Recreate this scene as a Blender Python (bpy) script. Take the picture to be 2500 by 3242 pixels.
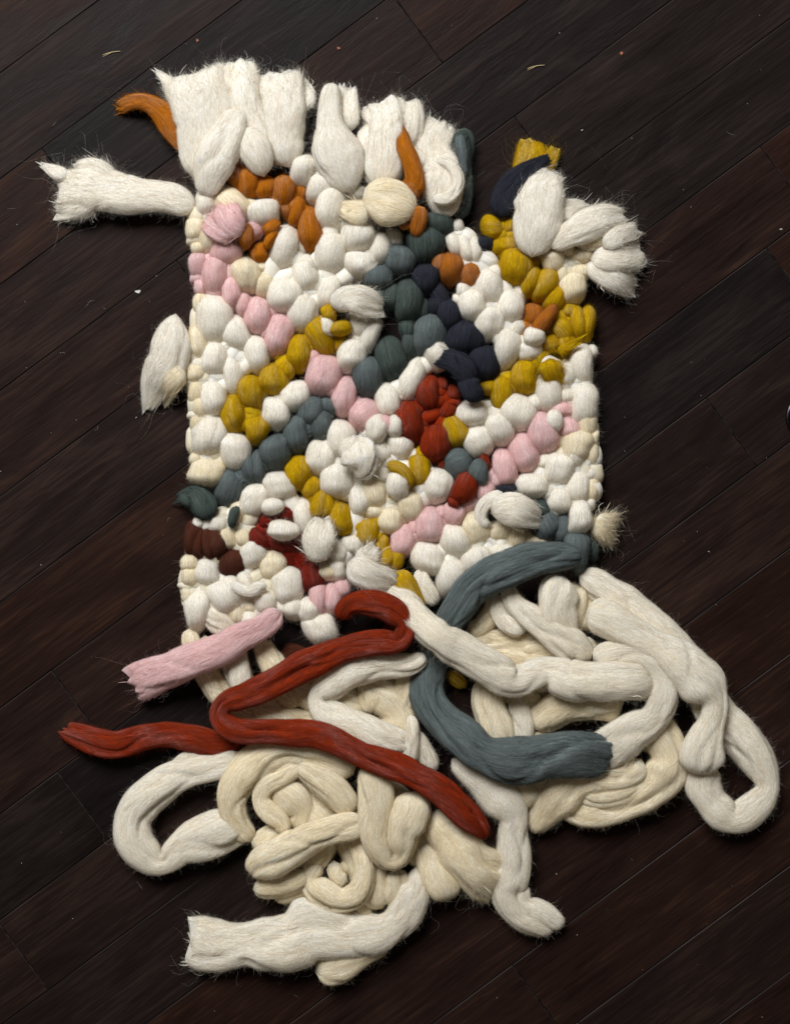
import bpy, math
import numpy as np
from mathutils import Vector, Euler

# ------------------------------------------------------------------ camera, light
scene = bpy.context.scene
for o in list(bpy.data.objects):
    bpy.data.objects.remove(o)
H = 2.0                      # camera height above the floor
K = 1.12 / 2500.0            # metres on the floor per plan unit
CX, CY = 1250.0, 1621.0      # plan units at the middle of the floor patch

cam_d = bpy.data.cameras.new('camera')
cam = bpy.data.objects.new('camera', cam_d)
scene.collection.objects.link(cam)
cam.location = (0, 0, H)
cam_d.sensor_fit = 'HORIZONTAL'
cam_d.sensor_width = 36.0
cam_d.lens = 36.0 * H / 1.12
cam_d.clip_end = 50
scene.camera = cam

world = bpy.data.worlds.new('World')
scene.world = world
world.use_nodes = True
bg = world.node_tree.nodes['Background']
bg.inputs[0].default_value = (1.0, 0.86, 0.70, 1)
bg.inputs[1].default_value = 0.075

def area(name, loc, target, sx, sy, watts, col):
    d = bpy.data.lights.new(name, 'AREA')
    d.shape = 'RECTANGLE'
    d.size, d.size_y, d.energy, d.color = sx, sy, watts, col
    o = bpy.data.objects.new(name, d)
    scene.collection.objects.link(o)
    o.location = loc
    o.rotation_euler = (Vector(target) - Vector(loc)).to_track_quat('-Z', 'Y').to_euler()
    return o
area('window_light', (-1.35, 3.00, 3.50), (-0.05, 0.0, 0.0), 2.6, 2.0, 300.0, (0.95, 0.975, 1.0))

vs = scene.view_settings
vs.view_transform = 'Standard'
vs.look = 'None'
vs.gamma = 1.0
vs.exposure = 0.0
vs.use_curve_mapping = False

rng = np.random.default_rng(11)
C = scene.collection

# ------------------------------------------------------------------ materials
def node(nt, t, **kw):
    n = nt.nodes.new(t)
    for k, v in kw.items():
        setattr(n, k, v)
    return n

def wool_material(name, col, col2, vary=0.10, heather=0.0):
    """fibrous wool: streaks run along the uv v axis (metres along the fibres)"""
    m = bpy.data.materials.new(name)
    m.use_nodes = True
    nt = m.node_tree
    b = nt.nodes['Principled BSDF']
    L = nt.links.new
    uv = node(nt, 'ShaderNodeUVMap', uv_map='fibre')
    inf = node(nt, 'ShaderNodeObjectInfo')
    off = node(nt, 'ShaderNodeMath', operation='MULTIPLY')
    off.inputs[1].default_value = 37.0
    L(inf.outputs['Random'], off.inputs[0])
    comb = node(nt, 'ShaderNodeCombineXYZ')
    L(off.outputs[0], comb.inputs[2])
    add = node(nt, 'ShaderNodeVectorMath', operation='ADD')
    L(uv.outputs[0], add.inputs[0]); L(comb.outputs[0], add.inputs[1])
    def streak(sx, sy, detail, dist):
        mp = node(nt, 'ShaderNodeMapping')
        mp.inputs['Scale'].default_value = (sx, sy, 1)
        L(add.outputs[0], mp.inputs[0])
        n = node(nt, 'ShaderNodeTexNoise')
        n.inputs['Scale'].default_value = 1.0
        n.inputs['Detail'].default_value = detail
        n.inputs['Roughness'].default_value = 0.6
        n.inputs['Distortion'].default_value = dist
        L(mp.outputs[0], n.inputs[0])
        return n
    fine = streak(1100, 26, 2, 0.6)
    mid = streak(330, 12, 3, 0.8)
    broad = streak(60, 14, 2, 0.5)
    s1 = node(nt, 'ShaderNodeMath', operation='ADD')
    L(fine.outputs[0], s1.inputs[0]); L(mid.outputs[0], s1.inputs[1])
    ramp = node(nt, 'ShaderNodeMapRange')
    ramp.inputs['From Min'].default_value = 0.75
    ramp.inputs['From Max'].default_value = 1.30
    L(s1.outputs[0], ramp.inputs[0])
    mix = node(nt, 'ShaderNodeMix', data_type='RGBA')
    mix.inputs[6].default_value = (*col, 1)
    mix.inputs[7].default_value = (*col2, 1)
    L(ramp.outputs[0], mix.inputs[0])
    hsv = node(nt, 'ShaderNodeHueSaturation')
    mr = node(nt, 'ShaderNodeMapRange')
    mr.inputs['To Min'].default_value = 1.0 - vary
    mr.inputs['To Max'].default_value = 1.0 + vary * 0.35
    L(inf.outputs['Random'], mr.inputs[0])
    bm = node(nt, 'ShaderNodeMapRange')
    bm.inputs['From Min'].default_value = 0.3
    bm.inputs['From Max'].default_value = 0.7
    bm.inputs['To Min'].default_value = 0.80
    bm.inputs['To Max'].default_value = 1.2
    L(broad.outputs[0], bm.inputs[0])
    L(bm.outputs[0], hsv.inputs['Saturation'])
    L(mr.outputs[0], hsv.inputs['Value'])
    L(mix.outputs[2], hsv.inputs['Color'])
    L(hsv.outputs[0], b.inputs['Base Color'])
    b.inputs['Roughness'].default_value = 0.85
    b.inputs['Specular IOR Level'].default_value = 0.15
    b.inputs['Sheen Weight'].default_value = 0.12
    b.inputs['Sheen Roughness'].default_value = 0.5
    b.inputs['Sheen Tint'].default_value = (*[min(1, c * 1.2 + 0.05) for c in col], 1)
    b.inputs['Subsurface Weight'].default_value = 0.28
    b.inputs['Subsurface Radius'].default_value = (1.0, 0.8, 0.6)
    b.inputs['Subsurface Scale'].default_value = 0.007
    bump = node(nt, 'ShaderNodeBump')
    bump.inputs['Strength'].default_value = 0.45
    bump.inputs['Distance'].default_value = 0.0013
    L(s1.outputs[0], bump.inputs['Height'])
    L(bump.outputs[0], b.inputs['Normal'])
    return m

def fibre_material(name, col, dk):
    m = bpy.data.materials.new(name + '_fibre')
    m.use_nodes = True
    nt = m.node_tree
    nt.nodes.remove(nt.nodes['Principled BSDF'])
    out = nt.nodes['Material Output']
    d = node(nt, 'ShaderNodeBsdfDiffuse')
    t = node(nt, 'ShaderNodeBsdfTranslucent')
    uv = node(nt, 'ShaderNodeUVMap', uv_map='fibre')
    wn = node(nt, 'ShaderNodeTexWhiteNoise', noise_dimensions='2D')
    nt.links.new(uv.outputs[0], wn.inputs['Vector'])
    cm = node(nt, 'ShaderNodeMix', data_type='RGBA')
    cm.inputs[6].default_value = (*dk, 1)
    cm.inputs[7].default_value = (*col, 1)
    nt.links.new(wn.outputs['Value'], cm.inputs[0])
    nt.links.new(cm.outputs[2], d.inputs[0])
    nt.links.new(cm.outputs[2], t.inputs[0])
    mx = node(nt, 'ShaderNodeMixShader')
    mx.inputs[0].default_value = 0.5
    nt.links.new(d.outputs[0], mx.inputs[1])
    nt.links.new(t.outputs[0], mx.inputs[2])
    nt.links.new(mx.outputs[0], out.inputs[0])
    return m

def halo_material(name, col):
    """airy outermost fluff: sparse wool with gaps that let the light and the wool below through"""
    m = bpy.data.materials.new(name + '_halo')
    m.use_nodes = True
    nt = m.node_tree
    nt.nodes.remove(nt.nodes['Principled BSDF'])
    out = nt.nodes['Material Output']
    tc = node(nt, 'ShaderNodeUVMap', uv_map='fibre')
    mp = node(nt, 'ShaderNodeMapping')
    mp.inputs['Scale'].default_value = (620, 75, 1)
    nt.links.new(tc.outputs[0], mp.inputs[0])
    n = node(nt, 'ShaderNodeTexNoise')
    n.inputs['Distortion'].default_value = 1.2
    n.inputs['Scale'].default_value = 1.0
    n.inputs['Detail'].default_value = 3
    n.inputs['Roughness'].default_value = 0.7
    nt.links.new(mp.outputs[0], n.inputs[0])
    mr = node(nt, 'ShaderNodeMapRange')
    mr.inputs['From Min'].default_value = 0.42
    mr.inputs['From Max'].default_value = 0.66
    mr.inputs['To Min'].default_value = 0.06
    mr.inputs['To Max'].default_value = 0.66
    nt.links.new(n.outputs[0], mr.inputs[0])
    d = node(nt, 'ShaderNodeBsdfDiffuse')
    t = node(nt, 'ShaderNodeBsdfTranslucent')
    d.inputs[0].default_value = (*col, 1)
    t.inputs[0].default_value = (*col, 1)
    mx = node(nt, 'ShaderNodeMixShader')
    mx.inputs[0].default_value = 0.5
    nt.links.new(d.outputs[0], mx.inputs[1]); nt.links.new(t.outputs[0], mx.inputs[2])
    tr = node(nt, 'ShaderNodeBsdfTransparent')
    mt = node(nt, 'ShaderNodeMixShader')
    nt.links.new(mr.outputs[0], mt.inputs[0])
    nt.links.new(tr.outputs[0], mt.inputs[1]); nt.links.new(mx.outputs[0], mt.inputs[2])
    nt.links.new(mt.outputs[0], out.inputs[0])
    return m

PAL = {   # name: (dark streak, light streak, fibre, label words)
    'white':  ((0.83, 0.76, 0.64), (0.90, 0.86, 0.78), (0.90, 0.86, 0.78), None),
    'ivory':  ((0.82, 0.74, 0.60), (0.89, 0.84, 0.73), (0.89, 0.84, 0.74), None),
    'cream':  ((0.82, 0.71, 0.51), (0.89, 0.81, 0.63), (0.89, 0.81, 0.64), None),
    'mustard': ((0.45, 0.27, 0.004), (0.62, 0.40, 0.010), (0.62, 0.41, 0.015), 'mustard yellow'),
    'orange': ((0.38, 0.120, 0.007), (0.55, 0.20, 0.018), (0.58, 0.23, 0.03), 'burnt orange'),
    'tan':    ((0.34, 0.115, 0.020), (0.50, 0.19, 0.045), (0.52, 0.22, 0.06), 'tan brown'),
    'pink':   ((0.74, 0.47, 0.45), (0.86, 0.63, 0.61), (0.86, 0.65, 0.63), 'pale pink'),
    'teal':   ((0.056, 0.071, 0.070), (0.185, 0.220, 0.214), (0.26, 0.295, 0.285), 'grey teal'),
    'pine':   ((0.030, 0.042, 0.037), (0.100, 0.128, 0.113), (0.15, 0.18, 0.16), 'dark pine green'),
    'navy':   ((0.014, 0.0145, 0.021), (0.036, 0.038, 0.055), (0.06, 0.062, 0.08), 'dark navy'),
    'red':    ((0.20, 0.018, 0.006), (0.33, 0.044, 0.015), (0.34, 0.065, 0.028), 'brick red'),
    'shaded_red':   ((0.14, 0.010, 0.006), (0.25, 0.022, 0.012), (0.27, 0.05, 0.03), 'dark red'),  # same red wool as above, with shade put into a darker colour
    'brown':  ((0.040, 0.010, 0.006), (0.085, 0.022, 0.011), (0.20, 0.07, 0.04), 'chocolate brown'),
}
MAT = {}
for k_, (a_, b_, f_, l_) in PAL.items():
    MAT[k_] = (wool_material(k_ + '_wool', a_, b_), fibre_material(k_, f_, a_), halo_material(k_, f_))

def wood_material():
    m = bpy.data.materials.new('dark_wood')
    m.use_nodes = True
    nt = m.node_tree
    b = nt.nodes['Principled BSDF']
    L = nt.links.new
    tc = node(nt, 'ShaderNodeTexCoord')
    inf = node(nt, 'ShaderNodeObjectInfo')
    mul = node(nt, 'ShaderNodeMath', operation='MULTIPLY')
    mul.inputs[1].default_value = 91.0
    L(inf.outputs['Random'], mul.inputs[0])
    cmb = node(nt, 'ShaderNodeCombineXYZ')
    L(mul.outputs[0], cmb.inputs[0]); L(mul.outputs[0], cmb.inputs[2])
    add = node(nt, 'ShaderNodeVectorMath', operation='ADD')
    L(tc.outputs['Object'], add.inputs[0]); L(cmb.outputs[0], add.inputs[1])
    def noise(scale, sc3, det, rough=0.6, dist=0.0):
        mp = node(nt, 'ShaderNodeMapping')
        mp.inputs['Scale'].default_value = sc3
        L(add.outputs[0], mp.inputs[0])
        n = node(nt, 'ShaderNodeTexNoise')
        n.inputs['Scale'].default_value = scale
        n.inputs['Detail'].default_value = det
        n.inputs['Roughness'].default_value = rough
        n.inputs['Distortion'].default_value = dist
        L(mp.outputs[0], n.inputs[0])
        return n
    grain = noise(1.0, (7, 150, 20), 5, 0.65, 1.2)
    blot = noise(1.0, (5, 16, 5), 4, 0.6, 0.6)
    pores = noise(1.0, (60, 900, 50), 2, 0.5)
    r = node(nt, 'ShaderNodeValToRGB')
    r.color_ramp.elements[0].position = 0.32
    r.color_ramp.elements[0].color = (0.0090, 0.0042, 0.0032, 1)
    r.color_ramp.elements[1].position = 0.72
    r.color_ramp.elements[1].color = (0.056, 0.0215, 0.0105, 1)
    e = r.color_ramp.elements.new(0.52)
    e.color = (0.0230, 0.0095, 0.0062, 1)
    mixf = node(nt, 'ShaderNodeMath', operation='MULTIPLY_ADD')
    mixf.inputs[1].default_value = 0.55
    L(grain.outputs[0], mixf.inputs[0])
    sc = node(nt, 'ShaderNodeMath', operation='MULTIPLY')
    sc.inputs[1].default_value = 0.47
    L(blot.outputs[0], sc.inputs[0])
    L(sc.outputs[0], mixf.inputs[2])
    L(mixf.outputs[0], r.inputs[0])
    hsv = node(nt, 'ShaderNodeHueSaturation')
    mr = node(nt, 'ShaderNodeMapRange')
    mr.inputs['To Min'].default_value = 0.45
    mr.inputs['To Max'].default_value = 1.0
    L(inf.outputs['Random'], mr.inputs[0])
    L(mr.outputs[0], hsv.inputs['Value'])
    L(mr.outputs[0], hsv.inputs['Saturation'])
    L(r.outputs[0], hsv.inputs['Color'])
    L(hsv.outputs[0], b.inputs['Base Color'])
    rr = node(nt, 'ShaderNodeMapRange')
    rr.inputs['From Min'].default_value = 0.3
    rr.inputs['From Max'].default_value = 0.7
    rr.inputs['To Min'].default_value = 0.36
    rr.inputs['To Max'].default_value = 0.55
    L(blot.outputs[0], rr.inputs[0])
    L(rr.outputs[0], b.inputs['Roughness'])
    b.inputs['Specular IOR Level'].default_value = 0.05
    hs = node(nt, 'ShaderNodeMath', operation='ADD')
    L(grain.outputs[0], hs.inputs[0])
    ps = node(nt, 'ShaderNodeMath', operation='MULTIPLY')
    ps.inputs[1].default_value = 0.5
    L(pores.outputs[0], ps.inputs[0])
    L(ps.outputs[0], hs.inputs[1])
    bump = node(nt, 'ShaderNodeBump')
    bump.inputs['Strength'].default_value = 0.30
    bump.inputs['Distance'].default_value = 0.0012
    L(hs.outputs[0], bump.inputs['Height'])
    bump2 = node(nt, 'ShaderNodeBump')
    bump2.inputs['Strength'].default_value = 0.5
    bump2.inputs['Distance'].default_value = 0.004
    L(blot.outputs[0], bump2.inputs['Height'])
    L(bump.outputs[0], bump2.inputs['Normal'])
    L(bump2.outputs[0], b.inputs['Normal'])
    return m

def plain_material(name, col, rough=0.6, metal=0.0, scale=400, lo=0.75, hi=1.2, spec=0.5):
    m = bpy.data.materials.new(name)
    m.use_nodes = True
    nt = m.node_tree
    b = nt.nodes['Principled BSDF']
    n = node(nt, 'ShaderNodeTexNoise')
    n.inputs['Scale'].default_value = scale
    n.inputs['Detail'].default_value = 4
    mx = node(nt, 'ShaderNodeMix', data_type='RGBA')
    mx.inputs[6].default_value = (*[c * lo for c in col], 1)
    mx.inputs[7].default_value = (*[min(1, c * hi) for c in col], 1)
    mr = node(nt, 'ShaderNodeMapRange')
    mr.inputs['From Min'].default_value = 0.38
    mr.inputs['From Max'].default_value = 0.62
    nt.links.new(n.outputs[0], mr.inputs[0])
    nt.links.new(mr.outputs[0], mx.inputs[0])
    nt.links.new(mx.outputs[2], b.inputs['Base Color'])
    b.inputs['Roughness'].default_value = rough
    b.inputs['Metallic'].default_value = metal
    b.inputs['Specular IOR Level'].default_value = spec
    return m

# ------------------------------------------------------------------ plan helpers
CROP = {'S': (0, 0, 1.0), 'A': (100, 150, 2.105), 'B': (800, 200, 2.105), 'C': (1350, 400, 2.2453),
        'D': (400, 750, 2.105), 'E': (1000, 750, 1.7726), 'F': (500, 1350, 2.2453),
        'G': (1150, 1300, 2.105), 'H': (200, 1850, 1.4033), 'I': (1250, 1750, 1.3472),
        'J': (350, 2350, 1.1227), 'K': (1250, 1850, 2.2453), 'L': (650, 2050, 2.105),
        'M': (1100, 1350, 4.21)}

def plan(crop, x, y):
    ox, oy, s = CROP[crop]
    return ox + x / s, oy + y / s

def world_xy(px, py, z):
    f = K * (H - z) / H
    return (px - CX) * f, -(py - CY) * f

def size(crop, w, z=0.03):
    return w / CROP[crop][2] * K * (H - z) / H

# ------------------------------------------------------------------ floor
wood = wood_material()
worn = plain_material('worn_plank_edge', (0.030, 0.022, 0.019), 0.6, scale=12, lo=0.2, hi=1.2, spec=0.12)
dark = plain_material('subfloor_dark', (0.006, 0.004, 0.004), 0.9)
PHI = math.atan(0.74)
U = np.array([math.cos(PHI), math.sin(PHI)])
N2 = np.array([-math.sin(PHI), math.cos(PHI)])

def make_mesh(name, v, f, mats, smooth=False):
    me = bpy.data.meshes.new(name)
    me.from_pydata([tuple(map(float, p)) for p in v], [], f)
    for m in mats:
        me.materials.append(m)
    if smooth:
        me.polygons.foreach_set('use_smooth', [True] * len(me.polygons))
    me.update()
    return me

def link(name, me, parent=None, **props):
    o = bpy.data.objects.new(name, me)
    C.objects.link(o)
    if parent is not None:
        o.parent = parent
    for k, v in props.items():
        o[k] = v
    return o

def box(name, x0, x1, y0, y1, z0, z1, mats):
    v = [(x, y, z) for z in (z0, z1) for x, y in ((x0, y0), (x1, y0), (x1, y1), (x0, y1))]
    f = [(3, 2, 1, 0), (4, 5, 6, 7), (0, 1, 5, 4), (1, 2, 6, 5), (2, 3, 7, 6), (3, 0, 4, 7)]
    return make_mesh(name, v, f, mats)

floor = link('floor', box('floor', -1.7, 1.7, -1.7, 1.7, -0.06, -0.0135, [dark]), kind='structure')

def plank_mesh(length, width):
    bv, z0 = 0.0012, -0.0132
    lx, wy = length / 2, width / 2
    v = []
    for inset, z in ((0, z0), (0, -bv * 0.8), (bv, 0)):
        v += [(-lx + inset, -wy + inset, z), (lx - inset, -wy + inset, z),
              (lx - inset, wy - inset, z), (-lx + inset, wy - inset, z)]
    f = [(3, 2, 1, 0), (8, 9, 10, 11)]
    for r in (0, 4):
        for i in range(4):
            j = (i + 1) % 4
            f.append((r + i, r + j, r + 4 + j, r + 4 + i))
    me = make_mesh('plank', v, f, [wood, worn])
    for p in me.polygons[6:]:
        p.material_index = 1
    return me

def seam_d(c):
    x, y = world_xy(0, c, 0)
    return x * N2[0] + y * N2[1]

# end joints known from the picture, keyed by the index of the seam above the board
JOINT = {1: (139, 478), 3: (568, 837), 4: (1648, 395), 6: (169, 2130), 7: (229, 2506),
         8: (2235, 1258), 9: (1000, 2560), 10: (1250, 2700), 2: (1300, 60), 5: (900, 1500)}
GAP = 0.0007
for k in range(-7, 17):
    c0, c1 = 230 + 335.5 * k, 230 + 335.5 * (k + 1)
    d0, d1 = seam_d(c0), seam_d(c1)
    width = abs(d0 - d1) - GAP
    dm = (d0 + d1) / 2
    if k in JOINT:
        jx, jy = world_xy(*JOINT[k], 0)
        j = jx * U[0] + jy * U[1]
    else:
        j = float(rng.uniform(-0.6, 0.6))
    cuts = [j - 1.25 * 2, j - 1.25, j, j + 1.25, j + 2.5]
    for a, b2 in zip(cuts[:-1], cuts[1:]):
        a_, b_ = max(a, -1.65), min(b2, 1.65)
        if b_ - a_ < 0.1:
            continue
        o = link('plank', plank_mesh(b_ - a_ - GAP, width), floor)
        ctr = U * (a_ + b_) / 2 + N2 * dm
        o.location = (ctr[0], ctr[1], float(rng.uniform(-0.0003, 0.0)))
        o.rotation_euler = (0, 0, PHI)

# ------------------------------------------------------------------ wool geometry
def vnoise(nc, nr, th, s):
    """smooth value noise, periodic in th (0..1); s runs 0..nr-1"""
    g = rng.standard_normal((nr + 2, nc))
    a = (th % 1.0) * nc
    i = np.floor(a).astype(int); fa = a - i; fa = fa * fa * (3 - 2 * fa)
    b = np.clip(s, 0, nr)
    j = np.floor(b).astype(int); fb = b - j; fb = fb * fb * (3 - 2 * fb)
    i0, i1 = i % nc, (i + 1) % nc
    return ((g[j, i0] * (1 - fa) + g[j, i1] * fa) * (1 - fb) +
            (g[j + 1, i0] * (1 - fa) + g[j + 1, i1] * fa) * fb)

def normals(P):
    ds = np.gradient(P, axis=0)
    dt = np.roll(P, -1, axis=1) - np.roll(P, 1, axis=1)
    n = np.cross(dt, ds)
    ln = np.linalg.norm(n, axis=2, keepdims=True)
    n = n / np.maximum(ln, 1e-9)
    ctr = P.mean(axis=1, keepdims=True)
    sgn = np.sign(np.sum(n * (P - ctr)))
    return n * (sgn if sgn != 0 else 1)

def sample(G, s, t):
    ns, nt = G.shape[:2]
    i = np.clip(np.floor(s).astype(int), 0, ns - 2); fs = np.clip(s - i, 0, 1)[:, None]
    j = np.floor(t).astype(int); ft = (t - j)[:, None]
    j0, j1 = j % nt, (j + 1) % nt
    return ((G[i, j0] * (1 - ft) + G[i, j1] * ft) * (1 - fs) +
            (G[i + 1, j0] * (1 - ft) + G[i + 1, j1] * ft) * fs)

FK = 6
def ribbons(pts, wid, ref=None):
    """pts (n, FK, 3) -> ribbon vertices and quads"""
    n, FK = pts.shape[:2]
    tan = np.gradient(pts, axis=1)
    if ref is None:
        ref = rng.standard_normal((n, 1, 3)) * 0.6 + np.array([0, 0, 1.0])
    else:
        ref = ref[:, None, :] + rng.standard_normal((n, 1, 3)) * 0.25
    side = np.cross(tan, ref)
    side /= np.maximum(np.linalg.norm(side, axis=2, keepdims=True), 1e-9)
    prof = np.sin(np.linspace(0.22, 2.92, FK))[None, :, None]
    side = side * wid[:, None, None] * 0.5 * prof
    v = np.stack([pts - side, pts + side], axis=2).reshape(-1, 3)
    base = (np.arange(n) * FK * 2)[:, None] + (np.arange(FK - 1) * 2)[None, :]
    q = np.stack([base, base + 1, base + 3, base + 2], axis=2).reshape(-1, 4)
    return v, q

def surface_fibres(P, Nn, n_lie, n_fly, lie_len, fly_len, step, wmm=0.085, n_fuzz=0, fuzz_len=0.0046):
    """fibres lying along the wool and stray ones lifting off it"""
    out = []
    ns, nt = P.shape[:2]
    tau = np.linspace(0, 1, FK)
    def start(n):
        m = n * 3
        s = rng.uniform(1, ns - 2, m); t = rng.uniform(0, nt, m)
        nz = sample(Nn, s, t)[:, 2]
        keep = np.where(rng.uniform(-0.75, 0.55, m) < nz)[0][:n]
        return s[keep], t[keep]
    if n_lie:
        s, t = start(n_lie)
        n = len(s)
        ln = rng.uniform(0.5, 1.2, n) * lie_len / step * rng.choice([-1, 1], n)
        dr = rng.normal(0, 0.045, n) * nt
        lift = np.abs(rng.normal(0, 0.0006, n)) + 0.0002
        tau = np.linspace(0, 1, 4)
        pts = np.zeros((n, 4, 3))
        for k in range(4):
            ss = np.clip(s + ln * tau[k], 0.3, ns - 1.3)
            tt = t + dr * tau[k]
            pts[:, k] = sample(P, ss, tt) + sample(Nn, ss, tt) * (lift * math.sin(math.pi * (0.08 + 0.84 * tau[k])))[:, None]
        wl = np.clip(rng.gamma(1.6, 0.00019, n), 0.00008, 0.0008)
        out.append((pts, wl, sample(Nn, s, t)))
    if n_fly:
        s, t = start(n_fly)
        n = len(s)
        nn = sample(Nn, s, t)
        p0 = sample(P, s, t)
        tg = sample(P, np.clip(s + 0.7, 0, ns - 1.01), t) - sample(P, np.clip(s - 0.7, 0, ns - 1.01), t)
        tg /= np.maximum(np.linalg.norm(tg, axis=1, keepdims=True), 1e-9)
        d = tg * rng.normal(0, 1.0, (n, 1)) + nn * np.abs(rng.normal(0.35, 0.35, (n, 1))) + rng.normal(0, 0.35, (n, 3))
        d /= np.linalg.norm(d, axis=1, keepdims=True)
        ln = rng.gamma(2.2, fly_len / 2.2, n)
        out.append((curl(p0, d, ln, 0.42, 5), np.full(n, wmm * 0.65 / 1000)))
    if n_fuzz:
        s, t = start(n_fuzz)
        n = len(s)
        nn = sample(Nn, s, t)
        p0 = sample(P, s, t) - nn * 0.0004
        d = rng.normal(0, 1, (n, 3)) + nn * 1.0
        d /= np.linalg.norm(d, axis=1, keepdims=True)
        sd = np.cross(d, rng.normal(0, 1, (n, 3)))
        sd /= np.maximum(np.linalg.norm(sd, axis=1, keepdims=True), 1e-9)
        ln = rng.gamma(3.0, fuzz_len / 3.0, n)[:, None]
        hw = 0.00009
        tip = p0 + d * ln
        tip[:, 2] = np.maximum(tip[:, 2], 0.0015)
        out.append((np.stack([p0 - sd * hw, p0 + sd * hw, tip], axis=1), None))
    return out

def curl(p0, d, ln, amount, fk=6):
    n = len(p0)
    tau = np.linspace(0, 1, fk)
    a = np.cross(d, rng.standard_normal((n, 3)))
    a /= np.maximum(np.linalg.norm(a, axis=1, keepdims=True), 1e-9)
    b = np.cross(d, a)
    ph = rng.uniform(0, 6.28, (n, 1)); fr = rng.uniform(1.5, 5.5, (n, 1))
    am = amount * rng.uniform(0.2, 1.0, (n, 1)) * ln[:, None]
    w = tau[None, :]
    ca = (np.sin(ph + fr * w) - np.sin(ph)) * am
    cb = (np.cos(ph * 1.7 + fr * 1.2 * w) - np.cos(ph * 1.7)) * am
    pts = p0[:, None, :] + d[:, None, :] * (ln[:, None] * w)[:, :, None] \
        + a[:, None, :] * ca[:, :, None] + b[:, None, :] * cb[:, :, None]
    pts[:, :, 2] = np.maximum(pts[:, :, 2], 0.0012)
    return pts

def wrap_uv(q, uvg):
    nt = uvg.shape[1]
    per = uvg[0, -1, 0] - uvg[0, 0, 0]
    uvq = uvg.reshape(-1, 2)[q]
    fix = (uvq[:, :, 0].max(axis=1) - uvq[:, :, 0].min(axis=1)) > per * 0.5
    if fix.any():
        x = uvq[fix, :, 0]
        x[x < x.max(axis=1, keepdims=True) - per * 0.5] += per + per / max(nt - 1, 1)
        uvq[fix, :, 0] = x
    return uvq

HALO = (0.0012,)
def build_part(name, colour, parts, fibres, parent, origin=None, **props):
    """parts: list of (P grid, U grid) surfaces; fibres: list of (pts, widths)"""
    V, Q, UVl, TR = [], [], [], []
    off = 0
    tri_extra = []
    for P, uvg in parts:
        ns, nt = P.shape[:2]
        V.append(P.reshape(-1, 3))
        i = np.arange(ns - 1)[:, None]; j = np.arange(nt)[None, :]
        j1 = (j + 1) % nt
        q = np.stack([i * nt + j, i * nt + j1, (i + 1) * nt + j1, (i + 1) * nt + j], axis=2).reshape(-1, 4)
        # outward orientation
        c = P.mean(axis=1)
        a, b_, c2, d_ = (P.reshape(-1, 3)[q[:, k]] for k in range(4))
        nrm = np.cross(c2 - a, d_ - b_)
        mid = (a + b_ + c2 + d_) / 4
        if np.sum(nrm * (mid - c[np.repeat(np.arange(ns - 1), nt)])) < 0:
            q = q[:, ::-1]
        uvq = wrap_uv(q, uvg)
        Q.append(q + off); UVl.append(uvq.reshape(-1, 2))
        off += ns * nt
    nq_s = sum(len(q) for q in Q)
    for P, uvg in parts:                 # sparse fluff standing off the surface
        Nn = normals(P)
        for lift in (HALO if name != 'under_passes' else ()):
            G = (P + Nn * lift)[::2, ::2]
            G[:, :, 2] = np.maximum(G[:, :, 2], 0.0018)
            ns, nt = G.shape[:2]
            V.append(G.reshape(-1, 3))
            i = np.arange(ns - 1)[:, None]; j = np.arange(nt)[None, :]
            q = np.stack([i * nt + j, i * nt + (j + 1) % nt, (i + 1) * nt + (j + 1) % nt, (i + 1) * nt + j], axis=2).reshape(-1, 4)
            Q.append(q + off); UVl.append(wrap_uv(q, uvg[::2, ::2]).reshape(-1, 2))
            off += ns * nt
    nq_h = sum(len(q) for q in Q)
    for item in fibres:
        pts, wid = item[:2]
        if len(pts) == 0:
            continue
        if wid is None:      # short fuzz, one triangle each
            nf = len(pts)
            V.append(pts.reshape(-1, 3)); TR.append(np.arange(nf * 3).reshape(-1, 3) + off)
            off += nf * 3
            continue
        v, q = ribbons(pts, wid, item[2] if len(item) > 2 else None)
        per = len(q) // len(pts)
        V.append(v); Q.append(q + off)
        UVl.append(np.repeat(np.round(rng.random((len(pts), 2)), 4), per * 4, axis=0))
        off += len(v)
    V = np.concatenate(V); Q = np.concatenate(Q); UVl = np.concatenate(UVl)
    if origin is None:
        origin = np.array([V[:, 0].mean(), V[:, 1].mean(), 0.0])
    V = V - origin
    me = bpy.data.meshes.new(name)
    TR = np.concatenate(TR) if TR else np.zeros((0, 3), int)
    nq, ntr = len(Q), len(TR)
    me.vertices.add(len(V)); me.loops.add(nq * 4 + ntr * 3); me.polygons.add(nq + ntr)
    me.vertices.foreach_set('co', V.astype(np.float32).ravel())
    me.loops.foreach_set('vertex_index', np.r_[Q.ravel(), TR.ravel()].astype(np.int32))
    me.polygons.foreach_set('loop_start', np.r_[np.arange(0, nq * 4, 4), nq * 4 + np.arange(0, ntr * 3, 3)].astype(np.int32))
    mi = np.zeros(nq + ntr, dtype=np.int32); mi[nq_s:nq_h] = 2; mi[nq_h:] = 1
    me.polygons.foreach_set('material_index', mi)
    me.polygons.foreach_set('use_smooth', np.ones(nq + ntr, dtype=bool))
    uvl = me.uv_layers.new(name='fibre')
    uvl.data.foreach_set('uv', np.r_[UVl.ravel(), np.repeat(np.round(rng.random((ntr, 2)), 4), 3, axis=0).ravel()].astype(np.float32))
    ms = MAT[colour]
    me.materials.append(ms[0]); me.materials.append(ms[1]); me.materials.append(ms[2])
    me.update(calc_edges=True)
    o = link(name, me, parent, **props)
    o.location = origin
    if parent is not weaving:
        o.location = origin - np.array(parent.location)
    return o

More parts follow.
